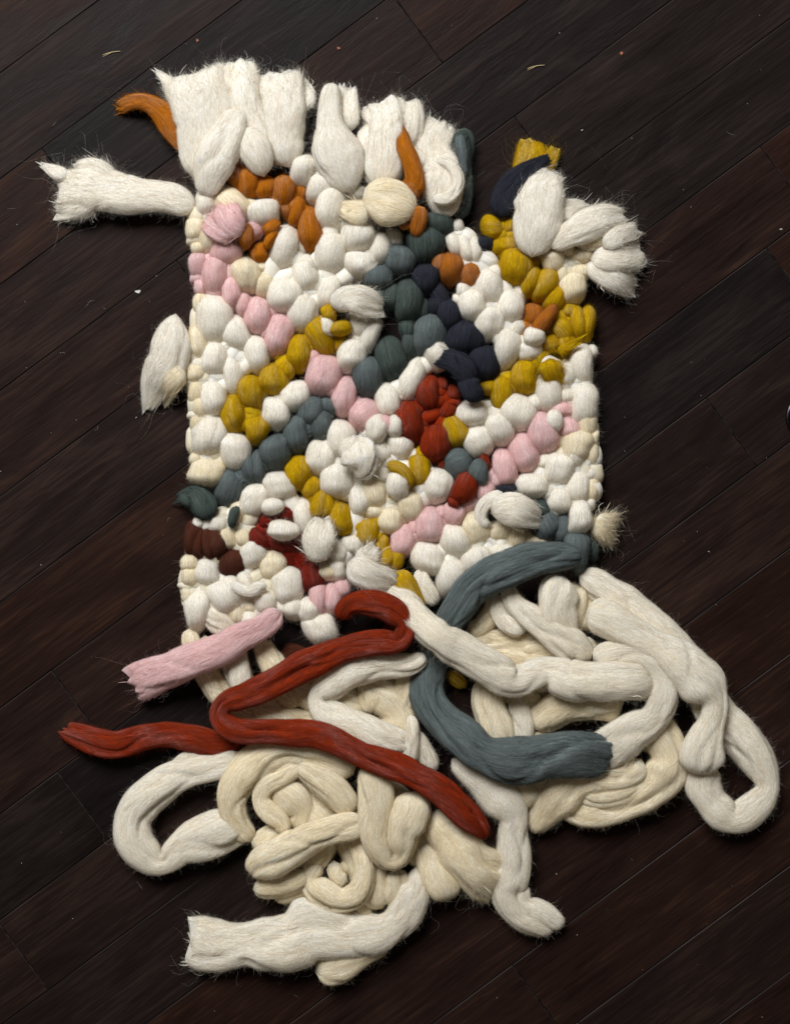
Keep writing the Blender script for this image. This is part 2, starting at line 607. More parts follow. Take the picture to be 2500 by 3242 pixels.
weaving = bpy.data.objects.new('wool_weaving', None)
C.objects.link(weaving)
weaving['label'] = 'chunky handwoven wool wall hanging with colourful loops and loose cream tails, lying on dark floorboards'
weaving['category'] = 'wall hanging'
weaving.empty_display_size = 0.05

def puff_surface(L, W, ang, x, y, zc, hgt, ns=24, nt=36, lobes=0.0):
    t = np.sin(np.linspace(-1, 1, ns) * math.pi / 2)[:, None]
    th = (np.arange(nt) / nt)[None, :]
    p = rng.uniform(2.4, 3.4)
    prof = np.clip(1 - np.abs(t) ** p, 0, 1) ** 0.55
    prof = np.maximum(prof, 0.02)
    egg = rng.normal(0, 0.11)
    prof = prof * (1 + egg * t)
    tw = rng.normal(0, 0.05)
    S = (t + 1) / 2
    thn = th + tw * t
    g = 0.045 * vnoise(6, 2, thn, S * 2) + 0.018 * vnoise(13, 2, thn, S * 1.5) + 0.008 * vnoise(26, 2, thn, S * 2)
    g = g + 0.055 * vnoise(4, 3, th, S * 3) + 0.030 * vnoise(7, 6, th, S * 6)
    for _ in range(int(rng.integers(0, 2))):
        t0 = rng.uniform(0.06, 0.44)
        dth = (thn - t0 + 0.5) % 1.0 - 0.5
        g = g - rng.uniform(0.05, 0.11) * np.exp(-(dth / 0.022) ** 2)
    if lobes:
        t0 = 0.25 + rng.normal(0, 0.06)
        dth = (thn - t0 + 0.5) % 1.0 - 0.5
        g = g - lobes * np.exp(-(dth / 0.06) ** 2) * (1 - 0.3 * np.abs(t))
    r = prof * (1 + g)
    A = th * 2 * math.pi
    lx = r * np.cos(A) * W / 2
    lz = r * np.sin(A) * hgt / 2 - 0.42 * hgt * np.abs(t) ** 2.6
    ly = t * L / 2 * (1 + 0.0 * A) + 0.04 * L * rng.normal() * (lx / W) * 2
    lx = lx + rng.normal(0, 0.05) * W * (1 - t ** 2)
    a = math.radians(ang)
    X = x + lx * math.cos(a) + ly * math.sin(a)
    Y = y - lx * math.sin(a) + ly * math.cos(a)
    P = np.stack([X, Y, zc + lz + 0 * X], axis=2)
    P[:, :, 2] = np.maximum(P[:, :, 2], 0.0015 + 0.0 * X)
    uv = np.stack([th * math.pi * W + 0 * S, S * L + 0 * th], axis=2)
    return P, uv

LOOPS = []
def puff(crop, colour, rows, fuzz=1.0):
    for r in rows:
        x, y, L, W, ang = r[:5]
        lay = r[5] if len(r) > 5 else 1
        px, py = plan(crop, x, y)
        s = CROP[crop][2]
        LOOPS.append(dict(px=px, py=py, L=L / s, W=W / s, ang=ang, lay=lay, col=colour, fuzz=fuzz))

def label_for(colour, noun):
    w = PAL[colour][3]
    return {'label': w + ' ' + noun} if w else {}

def emit_loop(d):
    z = {0: 0.014, 1: 0.022, 2: 0.038, 3: 0.050}[d['lay']]
    f = K * (H - z) / H
    x, y = world_xy(d['px'], d['py'], z)
    L, W = d['L'] * f * 1.17, d['W'] * f * 1.12
    hgt = min(0.044, 0.5 * (min(L, W) + 0.5 * (L + W)) * 0.88)
    if d['lay'] == 0:
        hgt = min(hgt, 0.030)
    if d['lay'] >= 2:
        hgt *= 0.85
    z = max(z, hgt * 0.42)
    lob = rng.uniform(0.08, 0.18) if (rng.random() < 0.18 and W > 0.03) else 0.0
    ns, nt = (24, 36) if W > 0.025 else (16, 24)
    ar = (L * W) / (0.045 * 0.04)
    parts, fib = [], []
    n_l = 2 if (rng.random() < 0.05 and min(L, W) > 0.03) else 1
    for k in range(n_l):
        if n_l == 1:
            P, uv = puff_surface(L, W, d['ang'], x, y, z, hgt, ns, nt, lob)
        else:
            sg = 1 if k else -1
            sp = rng.uniform(0.17, 0.25) * W
            a = math.radians(d['ang'])
            P, uv = puff_surface(L * rng.uniform(0.9, 1.03), W * rng.uniform(0.58, 0.72), d['ang'] + sg * rng.uniform(-3, 9),
                                 x + sg * sp * math.cos(a), y - sg * sp * math.sin(a), z + rng.normal(0, 0.0015), hgt * 0.92, ns, 30, 0)
        ar_k = ar / n_l
        fib += loop_fibres(P, d, ar_k, L, ns)
        parts.append((P, uv))
    build_part('wool_loop', d['col'], parts, fib, weaving, **label_for(d['col'], 'wool loop'))

def loop_fibres(P, d, ar, L, ns):
    Nn = normals(P)
    return surface_fibres(P, Nn, int(100 * ar), int(70 * ar * d['fuzz']), 0.018, 0.0075 * (0.6 + 0.4 * d['fuzz']), L / ns, n_fuzz=int(1200 * ar))

# ---- strands and tufts
def catmull(pts, step):
    pts = np.array(pts, float)
    n = len(pts)
    ext = np.vstack([2 * pts[0] - pts[1], pts, 2 * pts[-1] - pts[-2]])
    out = []
    for i in range(n - 1):
        p0, p1, p2, p3 = ext[i:i + 4]
        seg = np.linalg.norm((p2 - p1)[:2])
        m = max(3, int(seg / step * 1.5))
        t = np.linspace(0, 1, m, endpoint=False)[:, None]
        out.append(0.5 * (2 * p1 + (p2 - p0) * t + (2 * p0 - 5 * p1 + 4 * p2 - p3) * t ** 2 + (3 * p1 - p0 - 3 * p2 + p3) * t ** 3))
    out.append(pts[-1:])
    q = np.vstack(out)
    d = np.r_[0, np.cumsum(np.linalg.norm(np.diff(q[:, :3], axis=0), axis=1))]
    m = max(8, int(d[-1] / step))
    s = np.linspace(0, d[-1], m)
    return np.stack([np.interp(s, d, q[:, k]) for k in range(q.shape[1])], axis=1), d[-1]

def strand(crop, colour, pts, name='loose_strand', start='round', end='round', flat=0.62, hmax=0.021,
           groove=1.0, lump=1.0, fuzz=1.0, label=None, fringe=1.0, twist=None, cotton=0.12, piece=False):
    """piece=True: a lock or wisp that belongs to the strand or tuft built just before it"""
    global LAST
    w = []
    for p in pts:
        x, y, wd, z = p
        px, py = plan(crop, x, y)
        z = z / 1000.0
        X, Y = world_xy(px, py, z)
        w.append((X, Y, z, size(crop, wd, z)))
    step = 0.0042
    cu, length = catmull(w, step)
    ns = len(cu)
    pos, wd = cu[:, :3].copy(), np.maximum(cu[:, 3], 0.006)
    sl = np.linspace(0, length, ns)[:, None]
    for k in range(2):
        pos[:, k] += 0.0022 * lump * vnoise(1, max(2, int(length / 0.05) + 2), np.zeros((1, 1)), sl / 0.05)[:, 0]
    for _ in range(2):
        pos[1:-1] = (pos[:-2] + 2 * pos[1:-1] + pos[2:]) / 4
    lump *= 0.75
    s = np.linspace(0, length, ns)
    T = np.gradient(pos, axis=0)
    T /= np.linalg.norm(T, axis=1, keepdims=True)
    Bn = np.cross(T, np.array([0, 0, 1.0]))
    Bn /= np.maximum(np.linalg.norm(Bn, axis=1, keepdims=True), 1e-9)
    Nu = np.cross(Bn, T)
    nt = 44
    th = (np.arange(nt) / nt)[None, :]
    tw = rng.normal(0, 0.5) if twist is None else twist
    thn = th + tw * s[:, None]
    S = s[:, None]
    def nz(nc, per):
        nr = max(2, int(length / per) + 2)
        return vnoise(nc, nr, thn if nc > 5 else th + 0 * thn, S / per + 0 * th)
    g = groove * (0.085 * nz(6, 0.10) + 0.045 * nz(8, 0.07) + 0.034 * nz(14, 0.07) + 0.018 * nz(27, 0.06))
    g = g + lump * (0.065 * nz(4, 0.035) + 0.02 * nz(5, 0.018))
    g = g + cotton * (0.07 * nz(11, 0.013) + 0.045 * nz(19, 0.008))
    for _ in range(3):      # long creases
        ph = rng.uniform(0.05, 0.45) + 0.10 * vnoise(1, max(2, int(length / 0.06) + 2), np.zeros((1, 1)), S / 0.06)[:, :1]
        dth = (thn - ph + 0.5) % 1.0 - 0.5
        dep = np.clip(0.12 + 0.14 * vnoise(1, max(2, int(length / 0.05) + 2), np.zeros((1, 1)), S / 0.05)[:, :1], 0, 0.38)
        g = g - groove * dep * np.exp(-(dth / 0.028) ** 2)
    a = wd / 2 * (1.10 if colour in ('cream', 'ivory') else 1.04)
    lum = 1 + lump * np.clip(np.minimum(s, length - s) / 0.04, 0, 1) * (0.065 * vnoise(1, max(2, int(length / 0.045) + 2), np.zeros((1, 1)), S / 0.045)[:, 0]
                     + 0.018 * vnoise(1, max(2, int(length / 0.018) + 2), np.zeros((1, 1)), S / 0.018)[:, 0])
    dT = np.linalg.norm(np.gradient(T, axis=0), axis=1) / step
    lum = np.clip(lum, 0.75, 1.3) / (1 + 0.22 * np.clip(dT * a - 0.25, 0, 1.2))
    a = a * lum
    b_ = np.minimum(a * flat, hmax)
    prof = np.ones(ns)
    profh = np.ones(ns)
    def cap(dist, ln):
        q = np.clip(dist / ln, 0, 1)
        return np.sqrt(np.clip(1 - (1 - q) ** 2, 0.0004, 1))
    if start == 'round':
        c = cap(s, wd[0] * 0.45 + 0.004); prof *= c; profh *= c
    if end == 'round':
        c = cap(length - s, wd[-1] * 0.45 + 0.004); prof *= c; profh *= c
    if end == 'fray':
        lo_ = 0.12 if name == 'tuft' else 0.5
        profh *= lo_ + (1 - lo_) * np.clip((length - s) / 0.030, 0, 1) ** 0.6
        prof *= 0.90 + 0.10 * np.clip((length - s) / 0.010, 0, 1) ** 0.5
    if start == 'fray':
        profh *= 0.10 + 0.90 * np.clip(s / 0.035, 0, 1) ** 0.6
        prof *= 0.80 + 0.20 * np.clip(s / 0.010, 0, 1) ** 0.5
    A = th * 2 * math.pi
    ex = 0.88
    ca = np.sign(np.cos(A)) * np.abs(np.cos(A)) ** ex
    sa = np.sign(np.sin(A)) * np.abs(np.sin(A)) ** ex
    R = 1 + g
    P = pos[:, None, :] + Bn[:, None, :] * (ca * R * (a * prof)[:, None])[:, :, None] \
        + Nu[:, None, :] * (sa * R * (b_ * profh)[:, None])[:, :, None]
    # uneven torn edge
    def tear(idx_end, sign):
        ln = 0.003 + 0.006 * np.abs(vnoise(9, 2, th, 0 * th)[0]) + 0.005 * np.abs(vnoise(22, 2, th, 0 * th)[0])
        m = min(ns - 2, 10)
        for k in range(m):
            i = idx_end - k if sign > 0 else idx_end + k
            P[i] += sign * T[i][None, :] * (ln * (1 - k / m) ** 1.5)[:, None]
    if end == 'fray':
        tear(ns - 1, 1)
    if start == 'fray':
        tear(0, -1)
    P[:, :, 2] = np.maximum(P[:, :, 2], 0.0016)
    # close the ends
    def closing(row, ctr):
        return np.stack([ctr + (row - ctr) * 0.5, ctr + (row - ctr) * 0.02])
    P = np.concatenate([closing(P[0], P[0].mean(axis=0))[::-1], P, closing(P[-1], P[-1].mean(axis=0))])
    Sx = np.r_[s[0] - 0.004, s[0] - 0.002, s, s[-1] + 0.002, s[-1] + 0.004]
    uv = np.stack([th * (wd.mean() * 2.2) + 0 * Sx[:, None], Sx[:, None] + 0 * th], axis=2)
    Nn = normals(P)
    area_ = float((wd * length / ns).sum())
    n1 = int((48000 if name != 'tuft' else 70000) * area_); n2 = int(24000 * area_ * fuzz)
    fib = surface_fibres(P[2:-2], Nn[2:-2], n1, n2, 0.026, 0.009 * (0.6 + 0.4 * fuzz), length / ns, n_fuzz=int(350000 * area_ * (0.7 + 0.3 * fuzz)), fuzz_len=0.0040 + 0.0012 * fuzz)
    def fringes(at_end):
        i = ns + 1 if at_end else 2
        wdt = wd[-1] if at_end else wd[0]
        def batch(n, back_max, spread, lens, wid, amt, clump):
            t = rng.uniform(0, nt, n)
            back = rng.uniform(0, back_max, n)
            ss = (i - back) if at_end else (i + back)
            ss = np.clip(ss, 2, ns)
            p0 = sample(P, ss, t)
            k2 = ss - 5 if at_end else ss + 5
            d = p0 - sample(P, np.clip(k2, 2, ns), t)
            d /= np.maximum(np.linalg.norm(d, axis=1, keepdims=True), 1e-9)
            cl = rng.normal(0, clump, (12, 3))
            d = d + cl[np.floor(t / nt * 12).astype(int) % 12] + rng.normal(0, spread, (n, 3)); d[:, 2] *= 0.6
            d /= np.linalg.norm(d, axis=1, keepdims=True)
            return (curl(p0, d, lens, amt), wid)
        base = wdt * fringe * (1.0 if name == 'tuft' else 0.6)
        n1_ = int(22000 * base)
        yield batch(n1_, 9, 0.30, rng.gamma(2.0, 0.0032, n1_), np.full(n1_, 0.00010), 0.30, 0.2)
        n2_ = int(1300 * base)
        yield batch(n2_, 12, 0.45, rng.gamma(2.0, 0.009, n2_), np.full(n2_, 0.00009), 0.45, 0.25)
        n3_ = int(3000 * base)
        yield batch(n3_, 10, 0.16, rng.gamma(2.5, 0.0034, n3_), np.clip(rng.gamma(2, 0.0003, n3_), 0.0002, 0.0013), 0.16, 0.2)
    if end == 'fray':
        fib.extend(fringes(True))
    if start == 'fray':
        fib.extend(fringes(False))
    props = {'label': label} if label else label_for(colour, {'loose_strand': 'loose strand of wool', 'tuft': 'wool tuft',
                                                               'knotted_strand': 'knotted wool strand'}.get(name, 'wool piece'))
    if piece:
        build_part('lock', colour, [(P, uv)], fib, LAST, **({'label': label} if label else {}))
    else:
        LAST = build_part(name, colour, [(P, uv)], fib, weaving, **props)

LAST = None
def tuft(crop, colour, pts, **kw):
    kw.setdefault('end', 'fray'); kw.setdefault('fuzz', 1.6); kw.setdefault('flat', 0.5)
    kw.setdefault('hmax', 0.020); kw.setdefault('fringe', 1.2); kw.setdefault('groove', 0.6); kw.setdefault('cotton', 0.3); kw.setdefault('lump', 1.3)
    strand(crop, colour, pts, name='tuft', **kw)

# ================================================================== woven loops
puff('A', 'orange', [(1350, 850, 170, 95, -10), (1388, 780, 95, 65, 0), (1450, 895, 190, 135, 0), (1570, 935, 125, 130, 0)])
puff('A', 'cream', [(1335, 1040, 270, 170, -40), (1085, 1215, 170, 115, 0), (1190, 1270, 210, 120, 10), (1110, 1340, 90, 90, 0)])
puff('A', 'white', [(1155, 1030, 190, 125, 0), (1555, 1105, 190, 215, 0)])
puff('A', 'pink', [(1315, 1365, 185, 190, 0)])
puff('A', 'orange', [(1425, 1250, 150, 95, 0, 2), (1600, 1195, 110, 75, 45, 2), (1590, 1272, 60, 120, -60, 2), (1525, 1365, 130, 120, 0)])
puff('A', 'pink', [(1485, 1215, 150, 120, 60, 1)])
puff('B', 'white', [(335, 715, 215, 150, 10), (440, 675, 100, 120, 0), (440, 830, 200, 160, 15), (515, 960, 305, 185, 12),
                    (585, 1050, 140, 100, 0, 0), (205, 1225, 285, 170, 20), (310, 1210, 130, 80, 0, 0), (510, 1265, 275, 190, 15),
                    (450, 1195, 130, 90, 0, 0), (345, 1375, 195, 150, -15), (250, 1370, 100, 90, 0, 0), (710, 1345, 180, 190, 0),
                    (845, 1235, 205, 135, 5), (930, 1165, 120, 110, 0, 0), (690, 1150, 240, 210, 10),
                    (670, 860, 130, 150, 0, 0), (1340, 1195, 185, 90, -25), (1415, 1228, 215, 95, -20), (1478, 1238, 190, 75, -15), (1370, 1085, 90, 75, -20)])
puff('B', 'orange', [(215, 850, 200, 130, 0), (228, 965, 130, 110, 0, 0), (290, 980, 190, 85, 15), (378, 1095, 275, 140, -3), (320, 860, 130, 80, 0, 0)])
puff('B', 'teal', [(970, 1310, 195, 180, 0), (845, 1430, 165, 175, 0)])
puff('B', 'pine', [(1140, 1195, 265, 220, -5), (1235, 1075, 170, 190, 0)], 1.5)
puff('B', 'tan', [(1235, 1330, 155, 90, 0), (1305, 1365, 205, 150, 0), (1440, 1410, 170, 130, 0)])
puff('B', 'navy', [(1548, 1200, 95, 110, 0), (1150, 1420, 190, 190, 0, 0)])
puff('C', 'mustard', [(475, 715, 150, 150, 90), (590, 705, 115, 95, 0), (560, 840, 125, 165, 0), (625, 980, 270, 215, 5), (795, 1110, 245, 200, 15),
                      (925, 1220, 210, 150, 35), (745, 960, 130, 100, 0, 0), (1105, 1400, 255, 140, 0), (1000, 1310, 100, 85, 0),
                      (960, 1460, 210, 140, -40), (880, 1530, 110, 110, 0), (835, 1210, 120, 90, 20, 0)])
puff('C', 'white', [(445, 1135, 255, 190, 15), (510, 1040, 100, 100, 20), (325, 1265, 235, 185, 0), (265, 1160, 110, 95, 0), (215, 1230, 70, 55, 0),
                    (445, 1395, 245, 195, 10), (585, 1275, 245, 185, 10), (660, 1180, 140, 100, 0, 0), (645, 1440, 150, 100, 30), (760, 1490, 125, 135, 0, 2)])
puff('C', 'tan', [(750, 1345, 165, 130, 5), (845, 1365, 240, 92, 38, 2), (695, 1500, 100, 50, 0)])
puff('C', 'cream', [(895, 960, 185, 150, -15), (1000, 880, 105, 110, 0), (1095, 925, 105, 165, 0), (1095, 1035, 120, 135, 0), (960, 1050, 150, 85, 30), (1050, 1145, 235, 180, 0)])
puff('D', 'pink', [(480, 190, 180, 105, 0), (490, 330, 110, 70, 0), (587, 250, 280, 150, 0), (690, 375, 225, 120, -5), (780, 445, 155, 90, 5),
                   (868, 515, 235, 160, 8), (965, 500, 110, 90, 0, 0), (1015, 655, 270, 160, 18), (935, 615, 120, 55, 20),
                   (1305, 920, 270, 205, 8), (1240, 810, 110, 85, 0), (1375, 1000, 135, 85, 0), (1465, 1060, 255, 145, 12), (1530, 1110, 115, 75, 0, 0), (1595, 1190, 215, 180, 35)])
puff('D', 'cream', [(490, 440, 140, 90, 0), (470, 700, 225, 115, -10), (450, 900, 155, 125, 0), (465, 1030, 165, 95, 0), (490, 1130, 170, 95, 0), (470, 1240, 120, 80, 0),
                    (790, 250, 240, 175, -8), (910, 200, 100, 110, 0, 0), (915, 320, 155, 110, 10), (1080, 210, 110, 90, 0, 0)])
puff('D', 'white', [(565, 545, 335, 235, 0), (735, 640, 245, 170, -10), (590, 815, 245, 165, 0), (480, 850, 105, 100, 0), (500, 945, 85, 65, 0),
                    (865, 785, 245, 150, -10), (770, 830, 155, 105, 20, 0), (710, 925, 240, 120, 5), (580, 1070, 245, 160, -8), (545, 1320, 275, 215, 0),
                    (1050, 385, 235, 210, -10), (1180, 500, 255, 195, 15), (1190, 250, 245, 160, -15),
                    (1345, 365, 235, 140, 10), (1340, 585, 125, 75, -15, 2), (1500, 785, 235, 170, 12), (1620, 655, 245, 120, 15), (1565, 580, 200, 140, 0),
                    (1130, 1060, 190, 180, 0), (995, 1175, 205, 170, 5), (945, 1110, 80, 70, 0), (1420, 1350, 245, 180, 5)])
puff('D', 'mustard', [(1290, 655, 275, 150, -28), (1415, 690, 180, 110, -20, 0), (1355, 505, 105, 90, 0, 2), (1430, 605, 90, 130, 0, 2),
                      (1150, 770, 235, 150, 0), (1080, 870, 135, 82, 0), (985, 950, 205, 180, 0), (1030, 790, 80, 80, 0, 0), (835, 1040, 230, 175, -5),
                      (710, 1180, 245, 150, -15), (765, 1100, 85, 55, 0), (860, 1285, 185, 145, 5)])
puff('D', 'teal', [(1605, 925, 245, 160, 5), (1235, 1160, 195, 160, 5), (1340, 1125, 105, 100, 0), (1285, 1240, 205, 125, 0), (1140, 1310, 235, 150, -5)])
puff('E', 'pine', [(380, 345, 130, 110, 0, 0), (435, 335, 135, 85, 0), (515, 360, 240, 140, 0), (585, 400, 150, 100, 0, 0), (515, 610, 135, 80, 0), (420, 680, 230, 150, -15), (470, 760, 140, 85, 0, 0)], 1.4)
puff('E', 'teal', [(625, 550, 230, 165, 8), (290, 785, 215, 150, 5)])
puff('E', 'navy', [(620, 240, 170, 145, 0), (690, 370, 170, 115, 0, 0), (745, 440, 175, 125, 0), (830, 565, 195, 185, 10), (930, 715, 210, 165, 5)])
puff('E', 'white', [(690, 665, 150, 165, 50), (545, 790, 245, 110, 25), (460, 880, 105, 70, 0, 0), (400, 915, 195, 125, -10), (880, 990, 155, 155, 0),
                    (960, 975, 115, 85, 0, 0), (1030, 1075, 195, 140, -15), (1130, 985, 205, 190, 20), (905, 1150, 185, 145, -25), (850, 1100, 90, 50, 0),
                    (1230, 930, 90, 85, 0), (1305, 875, 210, 150, -10), (1405, 890, 90, 80, 0), (1060, 625, 240, 130, 15), (1195, 640, 115, 130, 0),
                    (1500, 710, 215, 120, 0), (1410, 765, 155, 90, 0), (1553, 640, 65, 45, 0), (1500, 940, 245, 140, 5), (1340, 1030, 110, 78, 0, 2)])
puff('E', 'cream', [(1520, 1050, 160, 95, 0), (1460, 1180, 205, 150, 10), (1380, 1150, 120, 100, 0, 0)])
puff('E', 'red', [(640, 880, 195, 130, -5), (525, 1040, 235, 150, -10), (575, 930, 90, 65, 0, 0), (710, 830, 75, 60, 0), (765, 875, 85, 70, 0), (740, 968, 110, 85, 20),
                  (680, 1150, 200, 165, 0), (600, 1040, 130, 85, 0, 0), (640, 1000, 110, 90, 0, 0)])
puff('E', 'mustard', [(770, 1085, 190, 140, -20), (1040, 875, 195, 110, 0), (970, 840, 80, 85, 0), (1105, 830, 105, 55, 0), (1180, 780, 195, 140, 0), (1315, 595, 95, 95, 0), (1400, 600, 140, 90, -10)])
puff('E', 'pink', [(1260, 1095, 235, 155, -5), (1380, 970, 95, 130, 0), (1415, 1070, 120, 112, 0)])
puff('G', 'white', [(85, 120, 175, 130, 10, 2), (215, 100, 135, 92, 0, 2), (240, 240, 175, 145, 10), (95, 265, 165, 135, 0), (165, 345, 110, 85, 0), (30, 330, 200, 150, 10),
                    (240, 490, 185, 140, 0, 2), (115, 430, 115, 120, 0, 1), (130, 510, 90, 65, 0), (490, 505, 225, 175, 15), (455, 405, 50, 40, 0),
                    (1300, 390, 225, 190, 10), (1210, 330, 95, 92, 0), (1415, 280, 205, 130, 10), (1525, 420, 95, 72, 0), (1435, 500, 220, 150, 5),
                    (1135, 500, 165, 180, 0), (1235, 540, 125, 75, 0), (1300, 595, 185, 150, 5), (1440, 710, 205, 145, 0, 2), (1520, 620, 85, 62, 0),
                    (605, 865, 225, 190, 0), (430, 980, 215, 185, 0), (760, 1000, 210, 200, -10), (945, 945, 130, 195, 0), (575, 1110, 255, 190, -10)])
puff('G', 'cream', [(70, 545, 235, 160, -10), (320, 640, 215, 155, 0), (185, 725, 185, 150, 5), (75, 680, 95, 115, 0), (1525, 290, 170, 80, 0), (1530, 520, 165, 65, 0), (1535, 190, 120, 70, 0),
                    (750, 780, 225, 165, -15), (900, 800, 125, 155, 0), (1020, 830, 205, 125, 0), (1150, 860, 95, 150, 0), (1310, 220, 105, 105, 0, 0)])
puff('G', 'pink', [(145, 88, 105, 100, 0, 2), (1075, 280, 255, 165, -25), (940, 380, 240, 140, -5), (875, 460, 110, 75, 0), (805, 540, 175, 135, 0), (610, 690, 170, 140, 20),
                   (530, 680, 95, 82, 0), (440, 760, 230, 180, 0), (345, 780, 110, 75, 0), (265, 865, 215, 155, 0)])
puff('G', 'mustard', [(375, 395, 240, 135, -10), (385, 280, 85, 72, 0), (185, 580, 65, 85, 0), (175, 980, 180, 140, 10)])
puff('G', 'teal', [(640, 355, 180, 175, 60, 1), (770, 405, 140, 112, 20, 2), (1210, 770, 205, 180, -20), (1330, 790, 185, 112, 0), (1430, 950, 250, 150, 0, 2)], 1.2)
puff('G', 'pine', [(1530, 930, 125, 65, 0), (1170, 660, 150, 110, -30)], 1.8)
puff('G', 'navy', [(960, 520, 70, 180, 0)])
puff('G', 'red', [(800, 330, 145, 65, -25), (670, 510, 200, 132, 20, 2), (600, 612, 55, 70, 20, 2), (525, 330, 120, 60, 0, 0)])
puff('F', 'cream', [(355, 325, 205, 235, 0), (265, 230, 90, 80, 0), (490, 790, 165, 135, -10), (600, 790, 155, 105, -15), (810, 1000, 215, 170, 0), (685, 1040, 110, 85, 0, 0),
                    (225, 970, 125, 115, 0), (225, 1070, 150, 115, 0), (200, 1190, 130, 70, 0), (560, 1330, 160, 125, 0), (660, 1280, 90, 95, 0), (1220, 1030, 130, 165, 0), (560, 620, 185, 105, 10)])
puff('F', 'white', [(535, 180, 262, 210, 0), (860, 430, 215, 185, -15), (690, 530, 250, 170, 20), (805, 570, 105, 135, 0, 2), (1040, 650, 255, 120, -10), (930, 580, 110, 85, 0, 0),
                    (880, 740, 125, 190, 0, 3), (435, 695, 140, 130, 10), (285, 690, 85, 85, 0), (690, 900, 215, 170, -15),
                    (345, 1035, 205, 160, 5), (275, 1300, 305, 170, 0), (460, 1220, 275, 205, -20), (590, 1140, 225, 165, -25), (760, 1240, 205, 160, 0), (660, 1370, 140, 135, 0),
                    (920, 1140, 285, 200, 0), (1020, 1300, 190, 215, 15), (1175, 1430, 270, 215, -15), (1145, 220, 240, 190, 5), (1265, 380, 260, 210, 0),
                    (1410, 520, 255, 140, -10), (1560, 190, 190, 150, -10), (1280, 900, 155, 130, 20), (1390, 840, 135, 140, 0), (1270, 1020, 165, 125, 0)])
puff('F', 'teal', [(850, 180, 240, 220, 0), (680, 290, 235, 150, -5), (760, 250, 110, 70, 0), (490, 430, 240, 150, 15), (590, 390, 120, 90, 0, 0)], 1.4)
puff('F', 'pine', [(330, 560, 250, 150, -20), (540, 645, 135, 62, 15, 2), (215, 530, 130, 75, -50)], 1.6)
puff('F', 'shaded_red', [(910, 620, 115, 95, -20), (785, 680, 110, 115, 0), (720, 800, 190, 125, -55), (930, 830, 160, 200, 0), (960, 935, 165, 170, 0, 0), (1095, 1065, 215, 155, -10)])
puff('F', 'brown', [(250, 800, 245, 115, 0), (330, 830, 230, 150, 0), (410, 830, 230, 150, 0), (525, 975, 195, 185, 0), (650, 660, 130, 110, 0, 0)])
puff('F', 'pink', [(1190, 1230, 255, 190, 0), (1310, 1150, 140, 110, -20)])
puff('F', 'mustard', [(980, 330, 230, 170, 5), (1085, 430, 155, 110, 10), (1165, 550, 230, 165, 0), (1305, 655, 225, 165, 0), (1410, 710, 135, 95, 0, 0), (1500, 760, 195, 150, 0), (1600, 830, 115, 72, 0)])

for d in LOOPS:
    emit_loop(d)

# small pinched bits of roving that pass under the cords between neighbouring loops
def connectors():
    by = {}
    n = len(LOOPS)
    for i in range(n):
        for j in range(i + 1, n):
            a, b = LOOPS[i], LOOPS[j]
            if a['lay'] != 1 or b['lay'] != 1:
                continue
            ca = 'white' if a['col'] == 'cream' else a['col']
            cb = 'white' if b['col'] == 'cream' else b['col']
            if ca != cb:
                continue
            dx, dy = b['px'] - a['px'], b['py'] - a['py']
            dist = math.hypot(dx, dy)
            if 50 < dist < 145:
                by.setdefault(a['col'], []).append(((a['px'] + b['px']) / 2, (a['py'] + b['py']) / 2, dist, math.degrees(math.atan2(dx, -dy))))
    for col, rows in by.items():
        parts, fib = [], []
        for px, py, dist, ang in rows:
            z = 0.0145
            x, y = world_xy(px, py, z)
            f = K * (H - z) / H
            P, uv = puff_surface(dist * 0.95 * f, 62 * f, ang, x, y, z, 0.028, 14, 20)
            parts.append((P, uv))
            fib += surface_fibres(P, normals(P), 12, 16, 0.014, 0.007, dist * f / 14)
        build_part('under_passes', col, parts, fib, weaving, kind='stuff', **label_for(col, 'wool passing under the loops'))
connectors()

# ================================================================== fringe tufts along the top and sides
tuft('A', 'white', [(1110, 1065, 100, 22), (1000, 1025, 185, 22), (850, 985, 220, 22), (650, 965, 250, 22), (450, 955, 300, 21), (300, 960, 290, 18), (215, 960, 250, 10)], fringe=2.0, fuzz=2.0,
     label='white wool tuft reaching sideways over the floor')
tuft('A', 'white', [(250, 860, 120, 18), (170, 825, 80, 10), (110, 800, 36, 6)], fringe=0.8, fuzz=2.0, piece=True)
tuft('A', 'white', [(560, 900, 150, 24), (450, 820, 190, 24), (340, 820, 150, 14)], fringe=1.4, fuzz=2.0, piece=True)
tuft('A', 'white', [(430, 1020, 150, 22), (310, 1060, 170, 18), (215, 1085, 130, 8)], fringe=1.4, fuzz=2.0, piece=True)
tuft('A', 'white', [(1140, 970, 90, 24), (1170, 850, 230, 24), (1160, 700, 310, 22), (1150, 520, 360, 22), (1120, 350, 400, 20), (1090, 220, 400, 10)], fringe=1.6, groove=0.7)
tuft('A', 'white', [(960, 290, 120, 14), (915, 215, 70, 8), (870, 182, 26, 4)], fringe=0.8, piece=True)
tuft('A', 'white', [(1540, 830, 90, 24), (1510, 700, 190, 24), (1450, 520, 270, 24), (1400, 320, 280, 22), (1370, 150, 250, 10)], fringe=1.6, groove=0.7)
tuft('A', 'white', [(1170, 970, 120, 34), (1220, 800, 230, 42), (1280, 650, 260, 44), (1340, 500, 180, 40), (1385, 430, 70, 34)], end='round')
tuft('A', 'white', [(1535, 845, 90, 34), (1490, 720, 190, 40), (1430, 610, 170, 40), (1390, 530, 90, 34)], end='round')
tuft('A', 'orange', [(1015, 690, 80, 16), (940, 545, 150, 18), (860, 430, 160, 18), (770, 360, 120, 18), (690, 358, 110, 16), (640, 375, 100, 10)], fringe=1.2, label='burnt orange wool tuft beside the white fringe')
